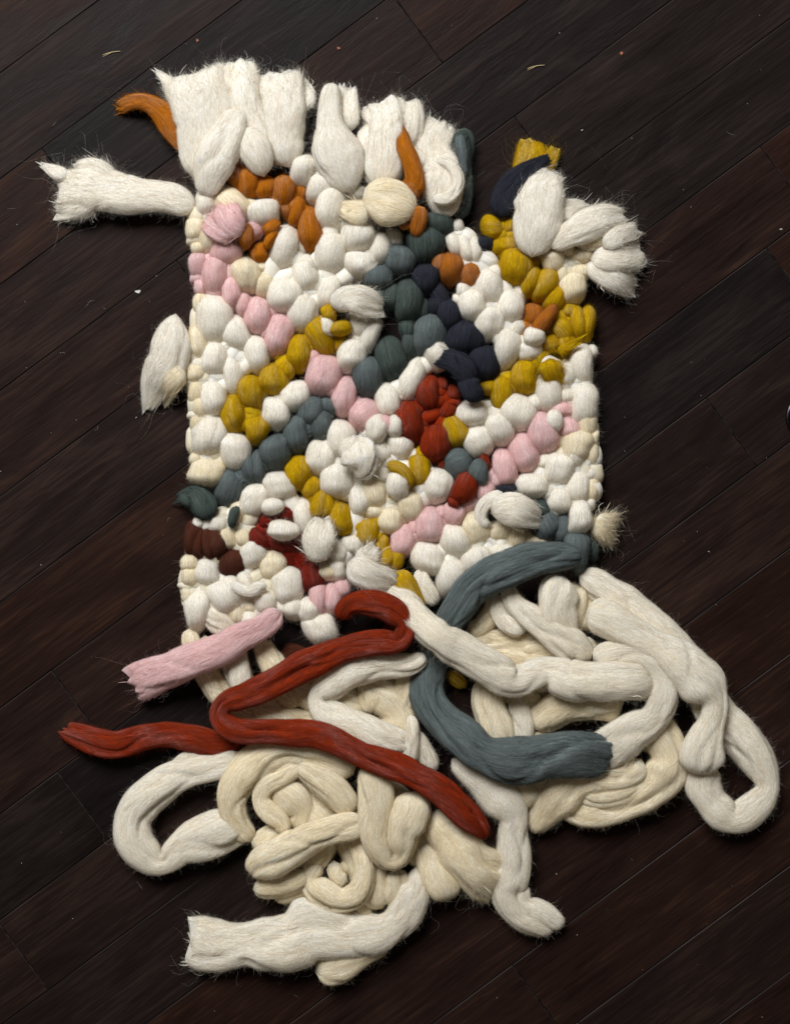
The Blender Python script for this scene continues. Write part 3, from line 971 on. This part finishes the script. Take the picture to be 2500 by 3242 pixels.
tuft('B', 'white', [(255, 690, 90, 22), (235, 580, 240, 24), (225, 400, 300, 24), (205, 240, 330, 20), (165, 110, 300, 10)], fringe=1.5)
tuft('B', 'white', [(350, 330, 140, 20), (370, 250, 130, 18), (370, 190, 80, 10)], fringe=1.2, piece=True)
tuft('B', 'white', [(665, 850, 110, 30), (610, 720, 240, 34), (535, 550, 290, 34), (500, 400, 200, 30), (505, 260, 150, 26), (530, 150, 100, 18)], end='round', fuzz=1.8)
tuft('B', 'white', [(635, 440, 90, 18), (640, 340, 140, 20), (655, 230, 90, 12)], fringe=1.0)
tuft('B', 'white', [(610, 330, 70, 16), (595, 220, 60, 10)], fringe=0.8, piece=True)
tuft('B', 'white', [(840, 820, 200, 26), (845, 700, 270, 28), (850, 520, 300, 28), (850, 380, 310, 24), (835, 285, 260, 10)], fringe=1.6, groove=1.2)
tuft('B', 'white', [(1030, 560, 140, 22), (1050, 430, 180, 22), (1035, 310, 190, 10)], fringe=1.4, piece=True)
tuft('B', 'orange', [(1080, 930, 110, 44), (1050, 860, 165, 46), (1065, 760, 140, 50), (1040, 640, 125, 50), (1005, 560, 115, 46), (988, 480, 50, 40)], fringe=1.0, lump=1.8, label='burnt orange wool tuft lying over the white fringe')
strand('B', 'tan', [(1085, 940, 90, 46), (1095, 1010, 110, 48), (1065, 1140, 80, 40)], name='knotted_strand')
strand('B', 'tan', [(1080, 1060, 80, 42), (985, 1100, 60, 36)], name='knotted_strand', piece=True)
tuft('B', 'white', [(1180, 1000, 150, 30), (1250, 910, 250, 32), (1270, 770, 270, 32), (1230, 640, 220, 28), (1215, 530, 210, 20), (1230, 440, 190, 10)], fringe=2.2, fuzz=2.4, lump=2.0)
tuft('B', 'white', [(1140, 720, 110, 36), (1150, 620, 130, 30), (1130, 500, 110, 14)], fringe=1.8, fuzz=2.2, lump=2.0, piece=True)
strand('B', 'white', [(1190, 900, 60, 50), (1300, 910, 80, 50), (1370, 800, 80, 48), (1320, 690, 70, 46), (1220, 640, 60, 42)], name='tuft', fuzz=1.6, piece=True)
strand('B', 'pine', [(1360, 1030, 110, 20), (1400, 900, 110, 20), (1405, 760, 120, 20), (1380, 600, 110, 22), (1370, 500, 100, 24), (1420, 470, 100, 20), (1450, 560, 90, 14), (1430, 680, 70, 12)],
       name='tuft', fuzz=1.6, groove=1.5)
tuft('B', 'teal', [(1390, 740, 60, 34), (1385, 600, 80, 36), (1370, 500, 75, 32), (1365, 465, 55, 24)], end='round', groove=1.5, piece=True)
tuft('B', 'cream', [(1080, 990, 110, 46), (990, 950, 230, 50), (880, 920, 270, 50), (780, 900, 240, 48), (740, 900, 190, 44)], end='round', label='cream wool tuft tied down by an orange knot')
tuft('B', 'cream', [(800, 980, 170, 46), (710, 990, 140, 44), (640, 990, 90, 38)], fringe=1.2, piece=True)
tuft('C', 'mustard', [(640, 640, 150, 16), (690, 460, 180, 18), (720, 300, 200, 18), (740, 165, 190, 10)], fringe=1.4, groove=1.4, label='mustard yellow fringe tuft with a cut end')
tuft('C', 'mustard', [(770, 430, 120, 22), (830, 320, 120, 24), (885, 215, 90, 14)], fringe=1.2, groove=1.4, piece=True)
tuft('C', 'navy', [(490, 650, 130, 34), (545, 530, 200, 36), (630, 410, 160, 38), (730, 320, 100, 38), (815, 265, 62, 34)], fringe=0.8, label='navy wool tuft crossing the mustard tuft')
tuft('C', 'white', [(745, 910, 120, 40), (770, 760, 270, 44), (815, 590, 310, 44), (850, 470, 290, 40), (880, 385, 210, 30)], fringe=1.2, fuzz=2.0, cotton=0.8, lump=2.0)
tuft('C', 'white', [(930, 640, 220, 36), (1030, 590, 150, 30), (1110, 565, 80, 22)], fringe=1.3, piece=True)
tuft('C', 'white', [(860, 880, 90, 44), (960, 800, 150, 48), (1100, 715, 200, 46), (1240, 670, 190, 38), (1340, 650, 120, 26)], fringe=1.5)
tuft('C', 'cream', [(1060, 840, 120, 30), (1180, 790, 190, 32), (1310, 740, 150, 26)], end='round', piece=True)
tuft('C', 'white', [(1150, 930, 100, 30), (1240, 930, 210, 34), (1360, 910, 230, 32), (1490, 890, 200, 14)], fringe=1.4, lump=1.5)
tuft('C', 'white', [(1165, 950, 90, 28), (1240, 1000, 170, 30), (1330, 1060, 190, 28), (1425, 1120, 130, 12)], fringe=1.0, lump=1.5, piece=True)
tuft('C', 'white', [(1260, 860, 110, 44), (1370, 790, 140, 40), (1470, 750, 120, 24)], fringe=1.2, piece=True)
tuft('D', 'white', [(325, 530, 40, 30), (300, 640, 200, 32), (285, 780, 280, 32), (260, 900, 270, 26), (215, 1000, 190, 16), (165, 1090, 70, 8)], fringe=0.8, fuzz=1.5, groove=0.5, label='torn white wool tuft at the left selvedge')
tuft('D', 'cream', [(400, 870, 150, 34), (330, 920, 190, 34), (270, 1000, 150, 24), (250, 1060, 80, 14)], fringe=0.6, piece=True)
tuft('D', 'white', [(1420, 510, 120, 46), (1450, 440, 210, 50), (1530, 410, 240, 50), (1610, 420, 190, 48), (1675, 440, 110, 42)], fringe=1.2, fuzz=2.4, cotton=1.0, lump=2.2)
tuft('E', 'navy', [(890, 800, 110, 48), (810, 750, 160, 54), (740, 715, 150, 54), (690, 700, 90, 46)], fringe=0.6, lump=2.0, cotton=0.8)
tuft('E', 'navy', [(830, 780, 110, 50), (850, 850, 120, 54), (900, 890, 110, 54), (955, 935, 60, 46)], end='round', lump=2.0, cotton=0.8, piece=True)
tuft('E', 'navy', [(880, 870, 60, 54), (930, 880, 40, 52)], end='round', piece=True)
tuft('E', 'mustard', [(1300, 650, 120, 36), (1320, 740, 145, 40), (1345, 815, 90, 34)], fringe=1.6, fuzz=2.4, lump=2)
tuft('E', 'mustard', [(1350, 640, 60, 38), (1420, 610, 40, 40)], fringe=0.8, piece=True)
tuft('G', 'cream', [(1500, 740, 170, 30), (1575, 770, 230, 28), (1640, 775, 230, 14)], fringe=1.4)
strand('G', 'white', [(940, 580, 90, 40), (860, 580, 100, 42), (790, 650, 95, 40), (800, 730, 80, 38), (850, 740, 60, 38)], name='knotted_strand', fuzz=1.4)
tuft('G', 'white', [(840, 660, 140, 52), (940, 630, 220, 56), (1050, 650, 210, 56), (1135, 690, 90, 46)], fringe=0.8, piece=True)
tuft('F', 'white', [(1200, 960, 130, 46), (1145, 880, 220, 50), (1140, 780, 220, 50), (1160, 705, 140, 42)], fringe=1.4, fuzz=2.2)
tuft('F', 'white', [(1340, 970, 160, 46), (1430, 1030, 240, 52), (1510, 1080, 240, 52), (1600, 1115, 170, 46)], fringe=1.0, fuzz=1.6)
tuft('F', 'white', [(1420, 960, 120, 50), (1500, 920, 130, 48), (1545, 880, 100, 40)], fringe=2.0, fuzz=2.6, piece=True)
tuft('F', 'white', [(1385, 370, 90, 46), (1450, 280, 200, 54), (1430, 180, 230, 54), (1420, 100, 110, 46)], fringe=0.8, cotton=0.8, lump=2.0)
tuft('F', 'white', [(1330, 240, 150, 44), (1360, 160, 160, 46), (1420, 90, 80, 40)], end='round', piece=True)
tuft('A', 'pink', [(1410, 1240, 110, 44), (1340, 1190, 200, 50), (1310, 1110, 210, 48), (1300, 1065, 150, 40)], fringe=0.9)
tuft('A', 'pink', [(1380, 1260, 100, 44), (1280, 1220, 190, 46), (1200, 1180, 120, 36)], fringe=0.9, piece=True)
tuft('F', 'pine', [(380, 660, 110, 34), (330, 560, 170, 36), (270, 480, 120, 30), (190, 500, 70, 18)], fringe=1.0, fuzz=1.8)
strand('F', 'white', [(520, 1120, 60, 40), (640, 1180, 70, 44), (720, 1120, 80, 44), (740, 1170, 60, 42)], name='knotted_strand', fuzz=1.6)
strand('G', 'mustard', [(165, 385, 60, 34), (230, 372, 70, 46), (300, 420, 75, 46), (320, 500, 60, 38)], name='knotted_strand')

# ================================================================== loose tails at the bottom
# filler lengths deep in the pile
for pts in ([(880, 2100, 110, 16), (1000, 2200, 120, 16), (1150, 2260, 120, 16)], [(1150, 2150, 100, 16), (1260, 2250, 110, 16), (1230, 2380, 100, 16)],
            [(1500, 2050, 110, 14), (1650, 2060, 110, 14), (1850, 2100, 110, 14)], [(1560, 2120, 100, 14), (1700, 2150, 110, 14), (1850, 2200, 100, 14)],
            [(900, 2450, 120, 14), (1000, 2600, 130, 14), (980, 2750, 110, 14)], [(1150, 2500, 120, 14), (1300, 2600, 120, 14), (1350, 2750, 110, 14)],
            [(1100, 2600, 110, 12), (1180, 2780, 110, 12), (1150, 2860, 90, 12)], [(1650, 2350, 120, 14), (1800, 2450, 120, 14), (1900, 2500, 110, 14)],
            [(700, 2200, 110, 14), (850, 2280, 110, 14), (1000, 2330, 110, 14)], [(1700, 1880, 100, 16), (1800, 1900, 100, 16), (1880, 1980, 100, 16)]):
    strand('S', 'cream', pts)
puff_rows = None
# woven cords hanging below the panel
strand('G', 'ivory', [(380, 1050, 80, 22), (400, 1130, 100, 26), (460, 1220, 110, 24), (510, 1290, 90, 20)])
strand('G', 'mustard', [(230, 1050, 130, 28), (270, 1130, 150, 32), (330, 1220, 110, 28), (400, 1310, 60, 22)])
strand('I', 'mustard', [(220, 520, 60, 12), (270, 550, 60, 12), (300, 575, 40, 10)])
strand('F', 'ivory', [(330, 1300, 90, 24), (420, 1390, 150, 26), (520, 1470, 140, 22), (560, 1560, 100, 18)])
strand('F', 'cream', [(230, 1420, 100, 18), (240, 1540, 130, 18), (300, 1700, 160, 18), (420, 1880, 170, 16), (480, 1980, 120, 14)])
strand('F', 'cream', [(330, 1480, 110, 14), (350, 1600, 120, 14), (440, 1760, 130, 14)])
# cream knob and lengths under the pink strand
strand('L', 'cream', [(350, -60, 110, 20), (420, 100, 140, 22), (560, 300, 170, 22), (640, 380, 120, 20)])
strand('L', 'ivory', [(215, -10, 110, 22), (215, 110, 150, 26), (225, 220, 150, 28), (260, 330, 130, 24)])
strand('L', 'cream', [(330, 360, 160, 18), (430, 440, 170, 20), (620, 490, 130, 22), (760, 480, 100, 20)])
strand('L', 'brown', [(480, 20, 120, 12), (600, 40, 130, 12), (700, 60, 100, 12)])
# white hooked length
strand('L', 'cream', [(1130, 250, 150, 22), (1110, 350, 170, 22), (1140, 440, 130, 20)])
strand('L', 'cream', [(1350, 180, 140, 24), (1330, 270, 150, 22), (1290, 400, 220, 18), (1280, 520, 170, 16)])
strand('L', 'ivory', [(1450, 40, 120, 36), (1390, 110, 140, 40), (1230, 140, 150, 42), (1050, 130, 180, 42), (860, 200, 185, 42), (745, 320, 180, 40), (820, 440, 190, 40), (1000, 520, 190, 42), (1150, 590, 190, 42), (1280, 630, 160, 40)],
       end='fray', label='white hooked strand between the red strand and the teal strand')
strand('L', 'ivory', [(1360, 430, 50, 42), (1375, 500, 90, 44), (1365, 620, 105, 42), (1350, 760, 110, 34)])
strand('L', 'ivory', [(1390, 540, 70, 34), (1440, 640, 100, 34), (1490, 750, 110, 30), (1520, 830, 90, 26)])
# big cream coil
strand('L', 'cream', [(980, 850, 160, 30), (870, 760, 190, 34), (700, 690, 190, 36), (520, 680, 200, 36), (350, 740, 230, 36), (240, 870, 220, 34), (200, 1020, 190, 32), (235, 1170, 170, 28), (320, 1300, 120, 24)],
       label='broad cream strand coiled under the red strand')
strand('L', 'cream', [(640, 790, 100, 40), (520, 850, 110, 40), (400, 900, 120, 38), (370, 1000, 115, 36), (430, 1100, 115, 36), (510, 1170, 110, 34), (520, 1260, 80, 30)])
strand('L', 'cream', [(440, 900, 160, 24), (560, 990, 240, 26), (640, 1100, 190, 26), (590, 1210, 130, 24)])
strand('L', 'cream', [(620, 790, 90, 42), (730, 870, 150, 42), (860, 970, 190, 40), (980, 1100, 150, 36)])
strand('L', 'cream', [(330, 1310, 90, 22), (430, 1220, 120, 24), (500, 1200, 90, 24)])
strand('L', 'cream', [(700, 880, 160, 16), (790, 1030, 180, 16), (850, 1180, 160, 16)])
strand('L', 'cream', [(1060, 1180, 150, 46), (900, 1200, 190, 50), (700, 1270, 210, 50), (500, 1370, 230, 48), (370, 1450, 220, 42), (320, 1520, 130, 32)],
       label='thick cream strand lying across the coil')
strand('L', 'cream', [(330, 1610, 130, 22), (440, 1600, 150, 26), (580, 1560, 140, 28), (700, 1500, 110, 28)])
strand('L', 'cream', [(430, 1650, 110, 14), (540, 1650, 120, 14), (680, 1600, 110, 14)])
strand('L', 'cream', [(980, 1240, 100, 28), (1040, 1350, 110, 32), (1065, 1490, 115, 36), (1010, 1630, 150, 34), (890, 1690, 170, 30), (760, 1620, 180, 28), (690, 1530, 150, 26), (760, 1430, 110, 24)])
strand('L', 'cream', [(850, 1420, 80, 20), (870, 1530, 110, 24), (940, 1570, 100, 26)])
strand('L', 'cream', [(960, 1420, 120, 18), (930, 1500, 110, 18)])
strand('L', 'cream', [(1030, 1650, 120, 12), (1040, 1760, 140, 12), (1100, 1800, 110, 12)])
strand('L', 'cream', [(1150, 1440, 120, 22), (1145, 1600, 140, 22), (1170, 1740, 110, 20)])
strand('L', 'cream', [(1260, 1470, 130, 24), (1275, 1600, 130, 24), (1230, 1710, 100, 22)])
strand('L', 'cream', [(1090, 780, 180, 44), (1105, 940, 210, 48), (1125, 1130, 210, 50), (1160, 1300, 150, 50), (1225, 1430, 110, 46), (1305, 1390, 130, 46), (1310, 1250, 210, 50), (1365, 1110, 240, 50), (1390, 960, 200, 44)],
       label='cream strand bent into a narrow hook')
strand('L', 'cream', [(1420, 1310, 130, 28), (1510, 1470, 180, 30), (1580, 1600, 180, 28), (1600, 1670, 130, 22)])
strand('J', 'cream', [(1140, 250, 110, 34), (1210, 330, 160, 34), (1280, 420, 190, 32), (1345, 500, 170, 18)], end='fray', fringe=1.6, fuzz=1.6, lump=1.4, label='fat cream strand with a frayed end under the red tip')
# loop on the left
strand('J', 'ivory', [(470, 60, 70, 26), (390, 90, 90, 22), (280, 115, 100, 20), (170, 180, 120, 20), (90, 260, 115, 20), (95, 350, 120, 20), (145, 415, 100, 20), (195, 425, 80, 22), (235, 385, 105, 24), (320, 345, 130, 22), (430, 300, 125, 20), (500, 270, 90, 18)],
       lump=0.8, label='ivory strand looping out over the floor beside the coil')
tuft('J', 'ivory', [(330, 60, 40, 22), (260, 70, 40, 18), (195, 115, 24, 10)], fringe=1.0, piece=True)
# bottom strand
strand('J', 'ivory', [(1090, 440, 60, 26), (1105, 520, 90, 28), (1060, 600, 120, 26), (970, 665, 135, 24), (850, 690, 140, 24), (700, 690, 170, 24), (560, 705, 150, 22), (430, 705, 150, 20), (300, 710, 155, 14)],
       end='fray', fringe=1.6, lump=1.6, label='white strand at the bottom with a cut frayed end')
strand('J', 'cream', [(735, 815, 110, 16), (800, 800, 120, 16), (890, 750, 100, 16), (980, 690, 80, 16)])
# white strand hanging down right of the red tip
strand('J', 'ivory', [(1215, 60, 50, 24), (1280, 110, 95, 26), (1370, 180, 115, 26), (1430, 260, 115, 26), (1435, 350, 115, 24), (1440, 440, 120, 22), (1410, 540, 115, 20), (1440, 610, 100, 18), (1510, 640, 90, 16), (1580, 670, 70, 12)],
       end='round', label='white strand hanging straight down beside the red tip')
strand('J', 'ivory', [(1450, 500, 60, 20), (1470, 580, 60, 20), (1540, 610, 75, 18), (1610, 650, 55, 12)], piece=True)
# right-hand pile
strand('K', 'cream', [(500, 330, 130, 16), (640, 420, 150, 16), (720, 380, 120, 16)])
strand('K', 'cream', [(700, 60, 130, 20), (700, 180, 130, 22), (620, 300, 130, 20), (520, 300, 120, 18)])
strand('K', 'cream', [(660, 640, 130, 24), (655, 800, 200, 28), (690, 940, 220, 28), (740, 1080, 200, 28), (770, 1220, 150, 24)])
strand('K', 'ivory', [(860, 800, 110, 24), (890, 940, 135, 28), (900, 1070, 130, 28), (850, 1180, 100, 26), (830, 1260, 90, 22)])
strand('K', 'cream', [(760, 770, 120, 20), (900, 810, 130, 22), (1040, 790, 130, 22)])
strand('K', 'cream', [(1000, 1020, 150, 22), (1090, 930, 200, 26), (1260, 860, 210, 28), (1450, 880, 180, 28), (1600, 930, 140, 26)])
strand('I', 'ivory', [(715, 105, 110, 32), (695, 150, 165, 38), (685, 220, 165, 40), (700, 310, 140, 34), (720, 390, 110, 24)])
strand('I', 'cream', [(790, 150, 50, 26), (785, 220, 65, 28), (770, 300, 60, 24), (750, 360, 50, 20)])
strand('I', 'ivory', [(490, 130, 50, 34), (510, 220, 90, 40), (590, 290, 120, 42), (690, 350, 140, 42), (770, 410, 130, 36), (800, 470, 90, 28)], label='white strand ending in a soft fold beside the teal strand')
strand('I', 'ivory', [(440, 180, 60, 30), (460, 270, 80, 32), (560, 330, 100, 34)], piece=True)
strand('I', 'cream', [(540, 440, 110, 20), (640, 440, 120, 22), (760, 480, 120, 22)])
strand('I', 'cream', [(860, 380, 100, 18), (820, 420, 100, 18), (880, 460, 90, 18)])
strand('I', 'ivory', [(790, 90, 60, 26), (870, 120, 120, 28), (980, 210, 140, 28), (1090, 320, 150, 28), (1200, 420, 150, 26), (1290, 540, 150, 24), (1360, 680, 150, 22), (1470, 790, 160, 20), (1560, 910, 130, 20), (1585, 1010, 110, 22), (1520, 1110, 130, 22), (1440, 1140, 120, 22), (1360, 1080, 130, 24), (1315, 990, 150, 26), (1310, 900, 150, 28)],
       label='long cream strand making the outermost loop on the right')
strand('I', 'ivory', [(810, 250, 100, 36), (880, 270, 140, 42), (1010, 330, 150, 44), (1130, 390, 140, 46), (1230, 470, 160, 48), (1310, 570, 170, 48), (1360, 640, 115, 46), (1345, 715, 105, 46), (1320, 790, 130, 48), (1305, 870, 175, 46), (1305, 950, 120, 40)],
       lump=0.9, label='thick white strand draped over the right-hand loop')
strand('I', 'cream', [(1040, 700, 140, 22), (1120, 780, 140, 24), (1165, 880, 140, 24), (1130, 990, 140, 24), (1020, 1070, 125, 22), (900, 1105, 125, 20), (780, 1095, 120, 18), (720, 1050, 100, 16)],
       label='cream strand forming the lower loop below the teal end')
strand('I', 'cream', [(1040, 890, 100, 30), (990, 950, 110, 30), (890, 960, 110, 28), (800, 930, 100, 24)])
strand('I', 'cream', [(960, 870, 120, 24), (880, 930, 140, 24), (760, 970, 160, 24), (680, 1040, 160, 22), (620, 1130, 100, 18), (580, 1190, 60, 12)])
strand('I', 'cream', [(560, 920, 130, 20), (560, 1000, 170, 20), (620, 1060, 150, 18)])
strand('I', 'cream', [(480, 930, 110, 20), (560, 980, 130, 20), (700, 960, 130, 22)])
strand('I', 'cream', [(790, 1010, 90, 26), (850, 1040, 90, 28), (950, 1030, 90, 28), (1060, 990, 80, 28)])
strand('I', 'ivory', [(860, 470, 80, 40), (950, 425, 100, 44), (1060, 430, 120, 46), (1130, 510, 115, 46), (1140, 610, 115, 46), (1090, 710, 125, 44), (990, 780, 160, 40), (900, 850, 170, 32)],
       end='fray', label='white strand curling round the end of the pale strand')
strand('I', 'cream', [(620, 720, 90, 26), (720, 660, 130, 30), (850, 630, 140, 32), (970, 640, 110, 30)])
# teal strand: two visible runs and the length between them under the white strand
strand('I', 'teal', [(790, 10, 70, 46), (700, 15, 95, 52), (580, 35, 115, 56), (450, 90, 130, 56), (330, 170, 135, 54), (240, 265, 130, 48), (190, 360, 120, 30), (155, 470, 120, 22), (135, 560, 125, 26), (165, 660, 130, 36), (250, 770, 140, 46), (370, 850, 150, 52), (510, 885, 150, 54), (640, 860, 155, 56), (760, 840, 170, 56), (880, 850, 175, 46)],
       end='fray', groove=1.5, fringe=1.6, fuzz=1.3, label='long grey teal strand winding over the cream tails')
# the long white strand crossing the teal one
strand('I', 'ivory', [(-60, 130, 70, 34), (0, 200, 110, 38), (80, 290, 135, 54), (170, 365, 135, 70), (280, 420, 135, 64), (400, 485, 140, 58), (500, 555, 125, 54), (560, 540, 110, 54), (640, 510, 110, 54), (720, 545, 145, 56), (850, 550, 150, 58), (970, 545, 150, 58), (1055, 545, 130, 50)],
       end='fray', lump=1.3, fringe=1.2, label='long white strand crossing over the teal strand')
# pink strand
strand('H', 'pink', [(965, 135, 80, 44), (880, 195, 110, 48), (760, 255, 125, 48), (620, 320, 130, 44), (480, 380, 140, 32), (355, 430, 145, 20)],
       end='fray', fringe=1.2, lump=1.2, label='pale pink strand with a cut end pointing left')
# brick red strand
strand('H', 'red', [(800, 700, 90, 20), (700, 715, 105, 20), (580, 680, 110, 20), (470, 660, 100, 20), (370, 690, 105, 20), (250, 715, 110, 20), (150, 690, 110, 18), (60, 665, 85, 12)],
       end='fray', groove=1.5, fringe=0.8, label='brick red strand end reaching left over the floor')
strand('H', 'red', [(1240, 160, 70, 40), (1265, 95, 95, 50), (1370, 90, 110, 56), (1470, 125, 110, 58), (1530, 190, 100, 58), (1490, 260, 110, 60), (1370, 255, 105, 60), (1210, 285, 105, 60), (1090, 350, 115, 60), (940, 440, 115, 58), (800, 510, 110, 54), (710, 545, 90, 50), (705, 605, 100, 52), (800, 655, 110, 56), (950, 665, 105, 58), (1100, 665, 105, 60), (1250, 725, 110, 62), (1400, 790, 115, 64), (1540, 845, 120, 66), (1660, 915, 120, 66), (1760, 1000, 110, 62), (1840, 1090, 80, 54), (1860, 1140, 40, 48)],
       groove=1.5, label='long brick red strand zigzagging across the cream tails')

# ================================================================== litter on the boards
straw = plain_material('dry_straw', (0.55, 0.42, 0.22), 0.6)
flake_m = plain_material('brown_flake', (0.30, 0.10, 0.05), 0.6)
pale = plain_material('pale_lint', (0.65, 0.62, 0.56), 0.9)

def tube_mesh(pts, rad, mat, sides=6):
    pts = np.array(pts, float)
    T = np.gradient(pts, axis=0); T /= np.linalg.norm(T, axis=1, keepdims=True)
    Bn = np.cross(T, [0, 0, 1.0]); Bn /= np.maximum(np.linalg.norm(Bn, axis=1, keepdims=True), 1e-9)
    Nu = np.cross(Bn, T)
    v, f = [], []
    n = len(pts)
    for i in range(n):
        r = rad * (0.5 + 0.5 * math.sin(math.pi * (0.15 + 0.7 * i / (n - 1))))
        for k in range(sides):
            a = 2 * math.pi * k / sides
            v.append(pts[i] + r * (Bn[i] * math.cos(a) + Nu[i] * math.sin(a)))
    for i in range(n - 1):
        for k in range(sides):
            f.append((i * sides + k, i * sides + (k + 1) % sides, (i + 1) * sides + (k + 1) % sides, (i + 1) * sides + k))
    f.append(tuple(range(sides))[::-1]); f.append(tuple(range((n - 1) * sides, n * sides)))
    return make_mesh('fibre', v, f, [mat], True)

def straw_piece(p0, p1, label):
    a = np.array([*world_xy(*p0, 0), 0.0012]); b = np.array([*world_xy(*p1, 0), 0.0012])
    mid = (a + b) / 2
    side = np.array([-(b - a)[1], (b - a)[0], 0]) * 0.05
    pts = [a + (b - a) * t + side * math.sin(math.pi * t) - np.array([*mid[:2], 0]) for t in np.linspace(0, 1, 8)]
    o = link('straw', tube_mesh(pts, 0.0006, straw), None, label=label, category='straw', group='bits of straw on the floorboards')
    o.location = (mid[0], mid[1], 0)
    pts2 = [pts[0] + np.array([0.0, -0.0025, 0]), pts[2] + np.array([0, -0.0014, 0]), pts[4]]
    link('split_end', tube_mesh(pts2, 0.0004, straw), o)
straw_piece((326, 174), (382, 162), 'thin dry straw on the boards above the orange wool tuft')
straw_piece((1669, 217), (1724, 206), 'thin dry straw on the boards above the mustard wool tuft')

def flake(p, r, mat, label, name):
    n = 9
    x, y = world_xy(*p, 0)
    v = []
    rad = r * (1 + 0.35 * rng.standard_normal(n).clip(-1, 1))
    for z, s in ((0.0004, 1.0), (0.0014, 0.8)):
        for k in range(n):
            a = 2 * math.pi * k / n
            v.append((rad[k] * s * math.cos(a) * 1.4, rad[k] * s * math.sin(a), z + (0.0008 if k % 3 == 0 else 0)))
    f = [tuple(range(n))[::-1], tuple(range(n, 2 * n))]
    f += [(k, (k + 1) % n, n + (k + 1) % n, n + k) for k in range(n)]
    o = link(name, make_mesh(name, v, f, [mat]), None, label=label, category='flake')
    o.location = (x, y, 0); o.rotation_euler = (0, 0, float(rng.uniform(0, 3)))
flake((625, 127), 0.0020, flake_m, 'small brown wood flake on the boards above the tall white tuft', 'wood_flake')
flake((1072, 152), 0.0022, flake_m, 'small brown flake on the boards above the middle white tufts', 'wood_flake')
flake((1967, 170), 0.0020, flake_m, 'small reddish flake on the boards by the seam right of the mustard tuft', 'wood_flake')
flake((437, 923), 0.0028, pale, 'pale cream chip on the board seam beside the pink loops', 'pale_chip')

# dust and lint, too much to count
def dust():
    V, Q = [], []
    off = 0
    n = 110
    xs = rng.uniform(-0.56, 0.56, n); ys = rng.uniform(-0.72, 0.72, n)
    for x, y in zip(xs, ys):
        r = float(rng.gamma(2.0, 0.00016)) + 0.00010
        a = rng.uniform(0, 3.14); e = rng.uniform(1, 3.0)
        c, s = math.cos(a), math.sin(a)
        pts = [(r * e, 0), (0, r), (-r * e, 0), (0, -r)]
        base = [(x + c * u - s * v, y + s * u + c * v, 0.0004) for u, v in pts]
        V += base + [(x, y, 0.0004 + r)]
        for k in range(4):
            Q.append((off + k, off + (k + 1) % 4, off + 4))
        off += 5
    for _ in range(45):     # short hairs
        x, y = rng.uniform(-0.56, 0.56), rng.uniform(-0.72, 0.72)
        p0 = np.array([[x, y, 0.0012]]); a = rng.uniform(0, 6.28)
        pts = curl(p0, np.array([[math.cos(a), math.sin(a), 0]]), np.array([rng.gamma(2, 0.004)]), 0.3)
        pts[:, :, 2] = 0.0012
        v, q = ribbons(pts, np.array([0.00012]))
        V += [tuple(p) for p in v]; Q += [tuple(int(i) + off for i in r) for r in q]; off += len(v)
    o = link('dust_and_lint', make_mesh('dust', V, Q, [pale]), None, kind='stuff', label='pale dust specks and wool lint scattered on the floorboards', category='lint')
dust()

# glossy black foot just entering at the right-hand side
black = plain_material('black_gloss', (0.006, 0.006, 0.007), 0.12)
rim_m = plain_material('dark_metal_rim', (0.05, 0.05, 0.055), 0.3, 1.0)
def lathe(name, prof, mat, n=40):
    v, f = [], []
    for r, z in prof:
        for k in range(n):
            a = 2 * math.pi * k / n
            v.append((r * math.cos(a), r * math.sin(a), z))
    for i in range(len(prof) - 1):
        for k in range(n):
            f.append((i * n + k, i * n + (k + 1) % n, (i + 1) * n + (k + 1) % n, (i + 1) * n + k))
    f.append(tuple(range(n))[::-1]); f.append(tuple(range((len(prof) - 1) * n, len(prof) * n)))
    return make_mesh(name, v, f, [mat], True)
foot = bpy.data.objects.new('furniture_foot', None); C.objects.link(foot)
fx, fy = world_xy(2560, 1322, 0)
foot.location = (fx, fy, 0)
foot['label'] = 'glossy black rounded foot with a thin rim on the bare boards'
foot['category'] = 'furniture foot'
link('rim', lathe('rim', [(0.0330, 0.0), (0.0338, 0.002), (0.0326, 0.004)], rim_m), foot)
link('body', lathe('body', [(0.031, 0.0042), (0.0312, 0.010), (0.028, 0.018), (0.020, 0.024), (0.012, 0.027)], black), foot)
